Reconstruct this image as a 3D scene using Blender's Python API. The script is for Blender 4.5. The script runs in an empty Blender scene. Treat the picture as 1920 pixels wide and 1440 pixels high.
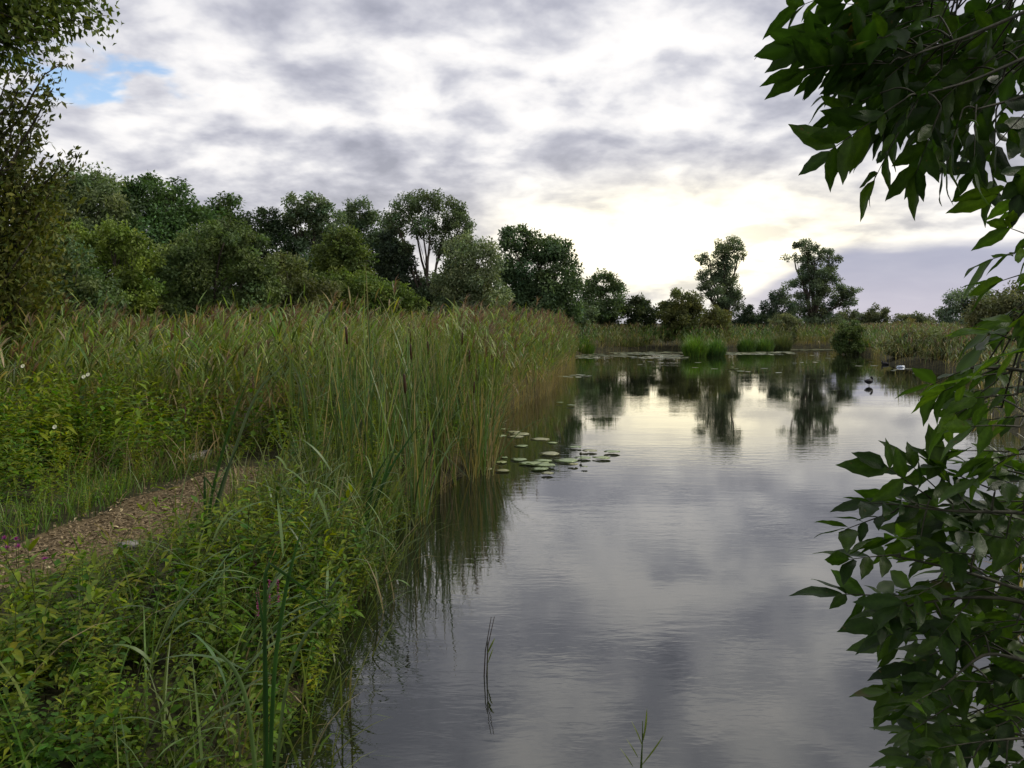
import bpy, math, random
import numpy as np
from mathutils import Matrix, Vector
RNG = np.random.default_rng(11); random.seed(11)
R = math.radians
sc = bpy.context.scene
COL = sc.collection

# ------------------------------------------------------------------ camera
CAMZ, PITCH, FPX = 2.1, R(4.23), 1554.0
cam = bpy.data.objects.new('camera', bpy.data.cameras.new('camera'))
COL.objects.link(cam)
cam.location = (0, 0, CAMZ)
cam.rotation_euler = (math.pi / 2 - PITCH, 0, 0)
cam.data.sensor_width = 36
cam.data.lens = FPX / 1920 * 36
cam.data.clip_start = 0.05
cam.data.clip_end = 3000
sc.camera = cam

# ------------------------------------------------------------------ light, exposure
SUN_EL, SUN_AZ = R(40), R(78)          # azimuth to the right of the view direction
sun = bpy.data.objects.new('sun', bpy.data.lights.new('sun', 'SUN'))
COL.objects.link(sun)
sun.data.energy = 1.5
sun.data.angle = R(11)
sun.data.color = (1.0, 0.93, 0.80)
sd_ = Vector((math.sin(SUN_AZ) * math.cos(SUN_EL), math.cos(SUN_AZ) * math.cos(SUN_EL), math.sin(SUN_EL)))
sun.rotation_euler = sd_.to_track_quat('Z', 'Y').to_euler()
sun.location = (0, 0, 30)
vs = sc.view_settings
vs.view_transform = 'Standard'; vs.look = 'None'; vs.gamma = 1.0; vs.exposure = 0.68; vs.use_curve_mapping = False
cy = sc.cycles
cy.use_denoising = True
cy.max_bounces = 6; cy.diffuse_bounces = 3; cy.glossy_bounces = 3; cy.transmission_bounces = 3; cy.transparent_max_bounces = 4
cy.caustics_reflective = False; cy.caustics_refractive = False
cy.sample_clamp_indirect = 4.0

# ------------------------------------------------------------------ node helpers
class NT:
    def __init__(s, tree): s.t = tree; s.t.nodes.clear()
    def n(s, typ, **kw):
        nd = s.t.nodes.new(typ)
        for k, v in kw.items(): setattr(nd, k, v)
        return nd
    def put(s, sock, v):
        if isinstance(v, bpy.types.NodeSocket): s.t.links.new(v, sock)
        elif v is not None: sock.default_value = v
    def m(s, op, a, b=None, c=None, clamp=False):
        nd = s.n('ShaderNodeMath', operation=op); nd.use_clamp = clamp
        for i, v in enumerate((a, b, c)):
            if v is not None: s.put(nd.inputs[i], v)
        return nd.outputs[0]
    def ss(s, v, a, b, lo=0.0, hi=1.0):
        nd = s.n('ShaderNodeMapRange', interpolation_type='SMOOTHSTEP')
        for i, x in enumerate((v, a, b, lo, hi)): s.put(nd.inputs[i], x)
        return nd.outputs[0]
    def mix(s, f, a, b, typ='MIX'):
        nd = s.n('ShaderNodeMix', data_type='RGBA', blend_type=typ)
        s.put(nd.inputs[0], f); s.put(nd.inputs[6], a); s.put(nd.inputs[7], b)
        return nd.outputs[2]
    def noise(s, vec, scale, detail=4, rough=.55, dist=0.0, out=0, dim='3D'):
        nd = s.n('ShaderNodeTexNoise', noise_dimensions=dim)
        s.put(nd.inputs['Vector'], vec)
        nd.inputs['Scale'].default_value = scale; nd.inputs['Detail'].default_value = detail
        nd.inputs['Roughness'].default_value = rough; nd.inputs['Distortion'].default_value = dist
        return nd.outputs[out]
    def comb(s, x, y, z):
        nd = s.n('ShaderNodeCombineXYZ')
        for i, v in enumerate((x, y, z)): s.put(nd.inputs[i], v)
        return nd.outputs[0]
    def ramp(s, f, stops):
        nd = s.n('ShaderNodeValToRGB'); e = nd.color_ramp.elements
        while len(e) < len(stops): e.new(0.5)
        for el, (p, c) in zip(e, stops): el.position = p; el.color = (*c, 1)
        s.put(nd.inputs[0], f)
        return nd.outputs[0]

# ------------------------------------------------------------------ sky (world)
def make_world():
    w = bpy.data.worlds.new('World'); sc.world = w; w.use_nodes = True
    N = NT(w.node_tree)
    tc = N.n('ShaderNodeTexCoord').outputs['Generated']
    sep = N.n('ShaderNodeSeparateXYZ'); N.put(sep.inputs[0], tc)
    x, y, z = sep.outputs
    zc = N.m('MAXIMUM', z, 0.0)
    den = N.m('ADD', zc, 0.27)
    P = N.comb(N.m('ADD', N.m('DIVIDE', x, den), 3.1), N.m('ADD', N.m('DIVIDE', y, den), 1.7), 0.0)
    az = N.m('ARCTAN2', x, y)
    el = N.m('ARCSINE', z)
    # cloud relief: broad masses, rolls, small breaks
    n0 = N.noise(P, 1.6, 2, .5)
    n1 = N.noise(P, 4.6, 5, .52, .2)
    n2 = N.noise(P, 12.0, 4, .5, .15)
    v = N.m('ADD', N.m('ADD', N.m('MULTIPLY', n0, .45), N.m('MULTIPLY', n1, .85)), N.m('MULTIPLY', n2, .22))
    cloud = N.ramp(v, [(0.58, (.305, .315, .380)), (0.68, (.425, .432, .500)), (0.765, (.58, .582, .63)), (0.85, (.78, .77, .78)), (0.93, (.90, .875, .86))])
    # light of the hidden sun low in the sky ahead: thinner warm cloud round it
    ga = N.m('DIVIDE', N.m('SUBTRACT', az, 0.20), 0.18)
    ge = N.m('DIVIDE', N.m('SUBTRACT', el, 0.092), 0.054)
    g = N.m('EXPONENT', N.m('MULTIPLY', N.m('ADD', N.m('MULTIPLY', ga, ga), N.m('MULTIPLY', ge, ge)), -1.0))
    gn = N.m('MULTIPLY', g, N.ss(v, .60, .80, .55, 1.15))
    warm = N.mix(N.m('MULTIPLY', gn, .92, clamp=True), cloud, (1.75, 1.58, 1.08, 1))
    # broad lift of the lower sky round it
    gb = N.m('DIVIDE', N.m('SUBTRACT', az, 0.15), 0.75)
    gc = N.m('DIVIDE', N.m('SUBTRACT', el, 0.06), 0.12)
    gw = N.m('EXPONENT', N.m('MULTIPLY', N.m('ADD', N.m('MULTIPLY', gb, gb), N.m('MULTIPLY', gc, gc)), -1.0))
    warm = N.mix(N.m('MULTIPLY', gw, .16), warm, (.95, .88, .72, 1))
    # a separate lavender cloud bank low to the right
    nb = N.noise(N.comb(N.m('MULTIPLY', az, 6), N.m('MULTIPLY', el, 30), 0), 1.6, 4, .5)
    top = N.ss(az, .20, .40, .015, .086)
    d = N.m('ADD', N.m('SUBTRACT', top, el), N.m('MULTIPLY', N.m('SUBTRACT', nb, .5), .022))
    bank = N.m('MULTIPLY', N.m('MULTIPLY', N.ss(d, -.006, .012), N.ss(az, 1.3, .9)), N.ss(az, .17, .34))
    bcol = N.mix(N.ss(el, .0, .08), (.52, .49, .56, 1), (.37, .38, .48, 1))
    col = N.mix(N.m('MULTIPLY', bank, .93), warm, bcol)
    # blue breaks
    ca = N.m('DIVIDE', N.m('ADD', az, .46), .20)
    ce = N.m('DIVIDE', N.m('SUBTRACT', el, .255), .045)
    gp_ = N.m('EXPONENT', N.m('MULTIPLY', N.m('ADD', N.m('MULTIPLY', ca, ca), N.m('MULTIPLY', ce, ce)), -1.0))
    n3 = N.noise(P, 8.0, 4, .5, .2)
    gap = N.ss(N.m('MULTIPLY', gp_, n3), .34, .50)
    sky = N.n('ShaderNodeTexSky', sky_type='NISHITA', sun_disc=False, sun_elevation=SUN_EL, sun_rotation=SUN_AZ)
    b1 = N.n('ShaderNodeBackground'); N.put(b1.inputs[0], sky.outputs[0]); b1.inputs[1].default_value = 0.13
    b2 = N.n('ShaderNodeBackground'); N.put(b2.inputs[0], col); b2.inputs[1].default_value = 0.75
    ms = N.n('ShaderNodeMixShader')
    N.put(ms.inputs[0], N.m('SUBTRACT', 1.0, gap)); N.put(ms.inputs[1], b1.outputs[0]); N.put(ms.inputs[2], b2.outputs[0])
    o = N.n('ShaderNodeOutputWorld'); N.put(o.inputs[0], ms.outputs[0])
    w.cycles.sampling_method = 'MANUAL'; w.cycles.sample_map_resolution = 512
make_world()

# ------------------------------------------------------------------ materials
MAT = {}
def mat(name):
    m = bpy.data.materials.new(name); m.use_nodes = True; MAT[name] = m
    N = NT(m.node_tree); out = N.n('ShaderNodeOutputMaterial')
    return N, out
def leafy(name, trans=.35, rough=.5, spec=.35, mott=18.0, objrand=0.0, bump=0.0, specks=0.0):
    """vegetation: colour of each leaf comes with the leaf (point colour 'col'), plus mottling"""
    N, out = mat(name)
    at = N.n('ShaderNodeAttribute', attribute_name='col').outputs['Color']
    tc = N.n('ShaderNodeTexCoord').outputs['Object']
    n = N.noise(tc, mott, 3, .6)
    c = N.mix(1.0, at, N.ramp(n, [(.3, (.72, .76, .70)), (.7, (1.25, 1.2, 1.1))]), 'MULTIPLY')
    if objrand:
        oi = N.n('ShaderNodeObjectInfo').outputs['Random']
        c = N.mix(1.0, c, N.ramp(oi, [(0, (1 - objrand, 1 - objrand, 1 - objrand * .5)), (.5, (1, 1, 1)), (1, (1 + objrand * 1.6, 1 + objrand, 1 - objrand * .3))]), 'MULTIPLY')
    if specks:
        oi2 = N.n('ShaderNodeObjectInfo').outputs['Random']; sv = N.n('ShaderNodeVectorMath', operation='ADD'); N.put(sv.inputs[0], tc); N.put(sv.inputs[1], N.comb(N.m('MULTIPLY', oi2, 40), 0, 0))
        c = N.mix(N.m('MULTIPLY', N.ss(N.noise(sv.outputs[0], 5.0, 3, .6), .66, .72), specks), c, (.10, .075, .022, 1))
    p = N.n('ShaderNodeBsdfPrincipled'); N.put(p.inputs['Base Color'], c)
    p.inputs['Roughness'].default_value = rough; p.inputs['Specular IOR Level'].default_value = spec
    if bump:
        b = N.n('ShaderNodeBump'); b.inputs['Strength'].default_value = bump; N.put(b.inputs['Height'], N.noise(tc, mott * 3, 2)); b.inputs['Distance'].default_value = .004
        N.put(p.inputs['Normal'], b.outputs[0])
    t = N.n('ShaderNodeBsdfTranslucent'); N.put(t.inputs[0], N.mix(1.0, c, (1.25, 1.35, .6, 1), 'MULTIPLY'))
    ms = N.n('ShaderNodeMixShader'); ms.inputs[0].default_value = trans
    N.put(ms.inputs[1], p.outputs[0]); N.put(ms.inputs[2], t.outputs[0]); N.put(out.inputs[0], ms.outputs[0])
leafy('tree_foliage', .30, .6, .25, 3.0)
leafy('reed_foliage', .38, .45, .38, 9.0)
leafy('herb_foliage', .42, .55, .25, 30.0, .22)
leafy('undergrowth_foliage', .42, .55, .25, 12.0)
leafy('ash_leaf', .48, .45, .25, 7.0, .45, .25, .8)
leafy('petal', .3, .6, .2, 60.0)
leafy('pad_leaf', .05, .38, .5, 14.0, .12)
def solid(name, c0, c1, scale, rough=.8, spec=.3, bump=.3, bd=.01, stretch=(1, 1, 1), objrand=0.0):
    N, out = mat(name)
    tc = N.n('ShaderNodeTexCoord').outputs['Object']
    mp = N.n('ShaderNodeMapping'); N.put(mp.inputs[0], tc); mp.inputs['Scale'].default_value = stretch
    n = N.noise(mp.outputs[0], scale, 6, .6)
    c = N.mix(N.ss(n, .35, .68), (*c0, 1), (*c1, 1))
    if objrand:
        oi = N.n('ShaderNodeObjectInfo').outputs['Random']
        c = N.mix(1.0, c, N.ramp(oi, [(0, (1 - objrand,) * 3), (1, (1 + objrand,) * 3)]), 'MULTIPLY')
    p = N.n('ShaderNodeBsdfPrincipled'); N.put(p.inputs['Base Color'], c)
    p.inputs['Roughness'].default_value = rough; p.inputs['Specular IOR Level'].default_value = spec
    b = N.n('ShaderNodeBump'); b.inputs['Strength'].default_value = bump; b.inputs['Distance'].default_value = bd
    N.put(b.inputs['Height'], n); N.put(p.inputs['Normal'], b.outputs[0]); N.put(out.inputs[0], p.outputs[0])
solid('bark', (.045, .036, .026), (.13, .11, .085), 6, .9, .2, .6, .03, (1, 1, .25))
solid('ash_twig', (.022, .024, .012), (.06, .058, .034), 40, .7, .3, .3, .003)
solid('soil', (.020, .020, .010), (.050, .046, .022), 3.0, .95, .15, .6, .04)
solid('path_chips', (.055, .040, .020), (.185, .138, .072), 30, .9, .15, .9, .02)
solid('chip_wood', (.075, .052, .026), (.32, .245, .14), 25, .85, .2, .2, .003)
solid('weathered_timber', (.16, .145, .12), (.34, .32, .28), 14, .85, .2, .5, .006, (.2, 2, 2))
solid('grey_stone', (.13, .125, .11), (.27, .26, .235), 12, .85, .25, .5, .01)
solid('dry_leaf', (.42, .34, .17), (.66, .58, .36), 20, .7, .3, .2, .003, (1, 1, 1), .2)
solid('bird_feather', (.008, .008, .010), (.022, .022, .025), 30, .6, .3, .2, .003)
solid('bird_bill', (.6, .55, .5), (.75, .7, .65), 30, .5, .3, .1, .002)
solid('bird_leg', (.10, .11, .07), (.16, .16, .10), 30, .6, .3, .1, .002)
solid("pale_plastic", (.34, .42, .54), (.62, .68, .76), 14, .4, .5, .2, .004)
solid('dead_twig', (.05, .035, .022), (.13, .09, .06), 30, .85, .2, .3, .003)

def make_water():
    N, out = mat('water')
    geo = N.n('ShaderNodeNewGeometry').outputs['Position']
    def mapped(s, rot=0.0, off=(0, 0, 0)):
        mp = N.n('ShaderNodeMapping'); N.put(mp.inputs[0], geo); mp.inputs['Scale'].default_value = s
        mp.inputs['Rotation'].default_value = (0, 0, rot); mp.inputs['Location'].default_value = off
        return mp.outputs[0]
    w1 = N.noise(mapped((2.2, 7.0, 1), .06), 1.0, 3, .55, .4)        # wind ripples, long across the view
    w2 = N.noise(mapped((7, 20, 1), -.12), 1.0, 2, .5, .3)
    w3 = N.noise(mapped((.5, 1.1, 1), .2), 1.0, 2, .5)
    patch = N.ss(N.noise(mapped((.10, .26, 1), .1, (4, 2, 0)), 1.0, 3, .5), .42, .66, .22, 1.25)   # cat's paws
    h = N.m('ADD', N.m('ADD', N.m('MULTIPLY', w1, .0019), N.m('MULTIPLY', w2, .0006)), N.m('MULTIPLY', w3, .0016))
    h = N.m('MULTIPLY', h, patch)
    b = N.n('ShaderNodeBump'); b.inputs['Strength'].default_value = 1.0; b.inputs['Distance'].default_value = 1.0
    N.put(b.inputs['Height'], h)
    p = N.n('ShaderNodeBsdfPrincipled')
    p.inputs['Base Color'].default_value = (.010, .012, .007, 1)
    p.inputs['Roughness'].default_value = .015
    p.inputs['IOR'].default_value = 2.0
    N.put(p.inputs['Normal'], b.outputs[0]); N.put(out.inputs[0], p.outputs[0])
make_water()

# ------------------------------------------------------------------ mesh helpers (numpy)
def mk_mesh(name, V, F, material, C=None, smooth=False):
    V = np.ascontiguousarray(V, np.float32).reshape(-1, 3); F = np.ascontiguousarray(F, np.int32).reshape(-1, 3)
    me = bpy.data.meshes.new(name)
    me.vertices.add(len(V)); me.vertices.foreach_set('co', V.ravel())
    me.loops.add(F.size); me.loops.foreach_set('vertex_index', F.ravel())
    me.polygons.add(len(F)); me.polygons.foreach_set('loop_start', np.arange(0, F.size, 3, dtype=np.int32))
    me.polygons.foreach_set('use_smooth', np.full(len(F), bool(smooth)))
    if C is not None:
        C = np.asarray(C, np.float32)
        if C.ndim == 1: C = np.tile(C, (len(V), 1))
        a = me.attributes.new('col', 'FLOAT_COLOR', 'POINT')
        a.data.foreach_set('color', np.ascontiguousarray(np.concatenate([np.clip(C, 0, 1), np.ones((len(V), 1), np.float32)], 1), np.float32).ravel())
    me.update(calc_edges=True)
    me.materials.append(MAT[material])
    return me
class MB:
    """collects triangle soups with point colours"""
    def __init__(s): s.V = []; s.F = []; s.C = []; s.n = 0
    def add(s, V, F, C):
        V = np.asarray(V, float).reshape(-1, 3); C = np.asarray(C, float)
        if C.ndim == 1: C = np.tile(C, (len(V), 1))
        s.V.append(V); s.F.append(np.asarray(F).reshape(-1, 3) + s.n); s.C.append(C.reshape(-1, 3)); s.n += len(V); return s
    def mesh(s, name, material, smooth=False):
        return mk_mesh(name, np.concatenate(s.V), np.concatenate(s.F), material, np.concatenate(s.C), smooth)
def tag(o, label=None, cat=None, group=None, kind=None):
    if label: o['label'] = label
    if cat: o['category'] = cat
    if group: o['group'] = group
    if kind: o['kind'] = kind
    return o
def obj(name, me, parent=None, M=None):
    o = bpy.data.objects.new(name, me); COL.objects.link(o)
    if parent is not None: o.parent = parent
    if M is not None: o.matrix_local = M
    return o
def empty(name, loc, rz=0.0, label=None, cat=None, group=None):
    o = bpy.data.objects.new(name, None); COL.objects.link(o)
    o.location = loc; o.rotation_euler = (0, 0, rz); o.empty_display_size = .1
    return tag(o, label, cat, group)
def unit(v): return v / np.maximum(np.linalg.norm(v, axis=-1, keepdims=True), 1e-9)
def frames(axis, nrm):
    """(N,3,3) matrices with columns right, axis, normal"""
    a = unit(axis); r = unit(np.cross(a, nrm)); n = np.cross(r, a)
    return np.stack([r, a, n], -1)
def inst(tV, tF, M, T, S=None):
    N = len(T); v = tV[None] if S is None else tV[None] * np.asarray(S).reshape(N, 1, -1)
    V = np.einsum('nij,nkj->nki', M, np.broadcast_to(v, (N, *tV.shape))) + T[:, None]
    F = tF[None] + (np.arange(N) * len(tV))[:, None, None]
    return V.reshape(-1, 3), F.reshape(-1, 3)
def leaf_tpl(st, hw, fold=.12, curl=.12):
    """leaf of length 1 along +Y, half widths hw at stations st, folded at the midrib, curling down to the tip"""
    V = []; F = []
    for s, w in zip(st, hw):
        z = -curl * s * s
        V += [(-w, s, z + fold * w * 2), (0, s, z), (w, s, z + fold * w * 2)]
    for i in range(len(st) - 1):
        a = 3 * i; b = a + 3
        for k in (0, 1):
            F += [(a + k, a + k + 1, b + k + 1), (a + k, b + k + 1, b + k)]
    return np.array(V, float), np.array(F, int)
DIAMOND = (np.array([(0, 0, 0), (.26, .45, .06), (0, 1, -.05), (-.26, .45, .06)], float), np.array([(0, 1, 2), (0, 2, 3)]))
OVATE = leaf_tpl([0, .18, .45, .75, 1], [.02, .24, .30, .17, .0], .2, .18)
LANCE = leaf_tpl([0, .25, .6, 1], [.03, .11, .10, .0], .2, .2)
HEART = leaf_tpl([-.12, .05, .3, .65, 1], [.16, .34, .38, .20, 0], .14, .15)
LEAF4 = (np.array([(0, 0, 0), (-.27, .42, .07), (0, .48, 0), (.27, .42, .07), (0, 1, -.12)], float), np.array([(0, 2, 1), (0, 3, 2), (1, 2, 4), (2, 3, 4)]))
def strip(path, width, side, nrm_fold=0.0):
    """path (N,k,3), width (N,k), side (N,3) -> flat ribbons"""
    N, k, _ = path.shape
    o = side[:, None, :] * (width[..., None] * .5)
    V = np.stack([path - o, path + o], 2).reshape(-1, 3)
    i = np.arange(k - 1)
    f = np.stack([np.stack([2 * i, 2 * i + 1, 2 * i + 3], -1), np.stack([2 * i, 2 * i + 3, 2 * i + 2], -1)], 1).reshape(-1, 3)
    F = (f[None] + (np.arange(N) * 2 * k)[:, None, None]).reshape(-1, 3)
    return V, F
def curve(base, az, L, th0, bend, pw=2.0, k=6, kink=None, kang=None):
    """ribbon centre lines: angle from vertical th0 + bend*s**pw in direction az"""
    N = len(L); s = np.linspace(0, 1, k)
    sm = (s[1:] + s[:-1]) / 2
    th = th0[:, None] + bend[:, None] * sm[None] ** pw
    if kink is not None: th = th + np.where(sm[None] > kink[:, None], kang[:, None], 0)
    ds = (L / (k - 1))[:, None]
    dx = np.concatenate([np.zeros((N, 1)), np.cumsum(np.sin(th) * ds, 1)], 1)
    dz = np.concatenate([np.zeros((N, 1)), np.cumsum(np.cos(th) * ds, 1)], 1)
    return np.stack([base[:, 0:1] + dx * np.cos(az)[:, None], base[:, 1:2] + dx * np.sin(az)[:, None], base[:, 2:3] + dz], -1)
def blades(base, az, L, W, th0, bend, pw=2.0, k=6, twist=None, kink=None, kang=None, prof='grass'):
    p = curve(base, az, L, th0, bend, pw, k, kink, kang)
    s = np.linspace(0, 1, k)
    w = np.clip(.55 + s * 3, 0, 1) * (1 - s ** 3) if prof == 'grass' else np.sin(np.pi * np.clip(s * .93 + .07, 0, 1)) ** .7
    w = np.maximum(w, .03)
    a = az + np.pi / 2 + (0 if twist is None else twist)
    side = np.stack([np.cos(a), np.sin(a), np.zeros_like(a)], -1)
    V, F = strip(p, W[:, None] * w[None], side)
    return V, F, np.tile(np.repeat(s, 2), len(L)), p
def tube(path, rad, n=6):
    path = np.asarray(path, float); k = len(path); rad = np.broadcast_to(np.asarray(rad, float), (k,))
    t = unit(np.gradient(path, axis=0)); up = np.array([.31, .17, .93]); 
    if abs(t[0] @ up) > .97: up = np.array([.95, .2, .1])
    a = unit(np.cross(t, up)); b = np.cross(t, a)
    th = np.arange(n) / n * 2 * np.pi
    V = path[:, None] + rad[:, None, None] * (np.cos(th)[None, :, None] * a[:, None] + np.sin(th)[None, :, None] * b[:, None])
    F = []
    for i in range(k - 1):
        for j in range(n):
            q = (j + 1) % n
            F += [(i * n + j, i * n + q, (i + 1) * n + q), (i * n + j, (i + 1) * n + q, (i + 1) * n + j)]
    V = V.reshape(-1, 3)
    for e, o in ((0, 0), (k - 1, 1)):
        V = np.concatenate([V, path[e:e + 1]]); c = len(V) - 1
        for j in range(n):
            q = (j + 1) % n
            F.append((c, e * n + q, e * n + j) if o == 0 else (c, e * n + j, e * n + q))
    return V, np.array(F)
def bez(p0, p1, p2, n):
    t = np.linspace(0, 1, n)[:, None]
    return (1 - t) ** 2 * np.asarray(p0) + 2 * t * (1 - t) * np.asarray(p1) + t * t * np.asarray(p2)
TREE_GAIN = 2.35
def jit(c, n, amt=.2, hue=.08):
    """n colours round c, varied in brightness and a little in hue"""
    b = 1 + RNG.normal(0, amt, (n, 1)); h = RNG.normal(0, hue, (n, 1))
    return np.clip(np.asarray(c)[None] * np.clip(b, .4, 1.9) * (1 + h * np.array([[1.0, .1, -.8]])), .003, .9)

# where things stand: from a pixel of the photograph to a point of the place
def ray(px, py):
    u, v = (px - 960) / FPX, (720 - py) / FPX
    return np.array([u, math.cos(PITCH) + v * math.sin(PITCH), -math.sin(PITCH) + v * math.cos(PITCH)])
def at(px, py, Y):
    r = ray(px, py); return np.array([0, 0, CAMZ]) + r * (Y / r[1])
def gp(px, py, z=0.0):
    r = ray(px, py); return np.array([0, 0, CAMZ]) + r * ((z - CAMZ) / r[2])

# ------------------------------------------------------------------ terrain
LAND = .32
shore_px = [(545, 1400), (650, 1190), (708, 1100), (738, 1010), (762, 945), (800, 917), (885, 892), (900, 850), (902, 792), (958, 766), (1012, 743), (1030, 716),
            (1063, 692), (1070, 677), (1062, 670), (1100, 663), (1180, 659), (1275, 658.5), (1300, 662), (1340, 663), (1370, 659), (1480, 655.5), (1560, 654.5), (1572, 663), (1640, 667),
            (1655, 682), (1760, 693), (1880, 716)]
POND = [tuple(gp(a, b)[:2]) for a, b in shore_px] + [(12.5, 22.0), (10.4, 18.0), (8.4, 13.2), (6.2, 9.5), (4.3, 6.6), (3.0, 4.5), (2.2, 3.0), (1.3, 1.9), (-.4, 1.8), (-.95, 2.6)]
POND = np.array(POND)
def pond_sd(x, y):
    """signed distance to the shore, positive on land"""
    x = np.asarray(x, float); y = np.asarray(y, float); p = np.stack([x, y], -1)
    d = np.full(x.shape, 1e9); ins = np.zeros(x.shape, bool)
    for a, b in zip(POND, np.roll(POND, -1, 0)):
        ab = b - a; t = np.clip(((p - a) @ ab) / (ab @ ab), 0, 1)
        d = np.minimum(d, np.linalg.norm(p - a - t[..., None] * ab, axis=-1))
        c = ((a[1] > y) != (b[1] > y)) & (x < (b[0] - a[0]) * (y - a[1]) / (b[1] - a[1] + 1e-12) + a[0])
        ins ^= c
    return np.where(ins, -d, d)
def sstep(a, b, v):
    t = np.clip((v - a) / (b - a), 0, 1); return t * t * (3 - 2 * t)
PATH_C = np.array([(-6.0, 4.2), (-4.4, 5.1), (-3.6, 6.05), (-3.35, 7.3), (-3.35, 8.6), (-3.15, 9.8), (-2.9, 10.3)])
PATH_C = np.concatenate([bez(PATH_C[i - 1] * .5 + PATH_C[i] * .5, PATH_C[i], PATH_C[i] * .5 + PATH_C[i + 1] * .5, 8)[:-1] for i in range(1, len(PATH_C) - 1)])
def path_d(x, y):
    p = np.stack([np.asarray(x, float), np.asarray(y, float)], -1); d = np.full(p.shape[:-1], 1e9)
    for a, b in zip(PATH_C[:-1], PATH_C[1:]):
        ab = b - a; t = np.clip(((p - a) @ ab) / (ab @ ab), 0, 1)
        d = np.minimum(d, np.linalg.norm(p - a - t[..., None] * ab, axis=-1))
    return d
def hgt(x, y):
    x = np.asarray(x, float); y = np.asarray(y, float)
    s = pond_sd(x, y)
    z = -.55 + (LAND + .55) * sstep(-.9, .75, s)
    bumps = .05 * np.sin(x * 1.7 + 1.3 * np.sin(y * .9)) * np.sin(y * 1.3 + .7 * np.sin(x * 1.1))
    return z + bumps * sstep(.5, 1.5, s) * sstep(.6, 1.4, path_d(x, y))
def make_ground():
    def axis(segs):
        out = []
        for a, b, st in segs: out.append(np.arange(a, b, st))
        return np.concatenate(out)
    xs = axis([(-900, -100, 100), (-100, -20, 8), (-20, -8, 1), (-8, 4, .25), (4, 28, .8), (28, 100, 8), (100, 901, 100)])
    ys = axis([(-300, -20, 40), (-20, 0, 2), (0, 14, .25), (14, 50, .7), (50, 90, 1.5), (90, 150, 10), (150, 1501, 150)])
    X, Y = np.meshgrid(xs, ys); Z = hgt(X, Y)
    V = np.stack([X, Y, Z], -1).reshape(-1, 3)
    i, j = np.meshgrid(np.arange(len(ys) - 1), np.arange(len(xs) - 1), indexing='ij'); a = (i * len(xs) + j).ravel(); w = len(xs)
    F = np.concatenate([np.stack([a, a + 1, a + w + 1], -1), np.stack([a, a + w + 1, a + w], -1)])
    tag(obj('ground', mk_mesh('ground', V, F, 'soil', smooth=True)), 'dark earth banks round the pond', 'ground', kind='structure')
    # water: one sheet a little wider than the pond, the banks rise through it
    c = POND.mean(0); P = POND + unit(POND - c) * .0
    lo, hi = POND.min(0) - 1.2, POND.max(0) + 1.2
    V = np.array([(lo[0], lo[1], 0), (hi[0], lo[1], 0), (hi[0], hi[1], 0), (lo[0], hi[1], 0)])
    tag(obj('water', mk_mesh('water', V, np.array([(0, 1, 2), (0, 2, 3)]), 'water')), 'calm pond water mirroring the clouds', 'water', kind='structure')
    # woodchip path
    t = unit(np.gradient(PATH_C, axis=0)); n = np.stack([-t[:, 1], t[:, 0]], -1)
    m = 7; us = np.linspace(-1, 1, m); k = len(PATH_C)
    wd = .50 + .06 * np.sin(np.arange(k) * .9) - .14 * sstep(k * .5, k, np.arange(k))
    XY = PATH_C[:, None] + n[:, None] * (us[None, :, None] * wd[:, None, None])
    Z = hgt(XY[..., 0], XY[..., 1]) + .018 - .014 * np.abs(us)[None] ** 3
    V = np.concatenate([XY, Z[..., None]], -1).reshape(-1, 3)
    i, j = np.meshgrid(np.arange(k - 1), np.arange(m - 1), indexing='ij'); a = (i * m + j).ravel()
    F = np.concatenate([np.stack([a, a + m + 1, a + 1], -1), np.stack([a, a + m, a + m + 1], -1)])
    tag(obj('path', mk_mesh('path', V, F, 'path_chips', smooth=True)), 'brown woodchip footpath along the bank', 'path', kind='structure')
    # loose chips on it
    N = 9000
    q = RNG.integers(0, k - 1, N); f = RNG.random(N)[:, None]; u = RNG.normal(0, .5, N)
    xy = PATH_C[q] * (1 - f) + PATH_C[q + 1] * f + n[q] * (u * wd[q])[:, None]
    T = np.column_stack([xy, hgt(xy[:, 0], xy[:, 1]) + .020 + RNG.random(N) * .012])
    az = RNG.random(N) * 6.283
    ax = np.stack([np.cos(az), np.sin(az), RNG.normal(0, .3, N)], -1); nr = np.stack([RNG.normal(0, .35, N), RNG.normal(0, .35, N), np.ones(N)], -1)
    chip = np.array([(-.5, 0, 0), (.5, .05, 0), (.42, 1, 0), (-.4, .93, 0), (0, .5, .12)], float); cf = np.array([(0, 1, 4), (1, 2, 4), (2, 3, 4), (3, 0, 4)])
    L = RNG.uniform(.012, .042, N); W = L * RNG.uniform(.25, .6, N)
    V, F = inst(chip, cf, frames(ax, nr), T, np.stack([W, L, L * .4], -1))
    tag(obj('wood_chips', mk_mesh('wood_chips', V, F, 'chip_wood')), 'loose brown wood chips littering the footpath', 'wood chips', kind='stuff')
make_ground()

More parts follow.
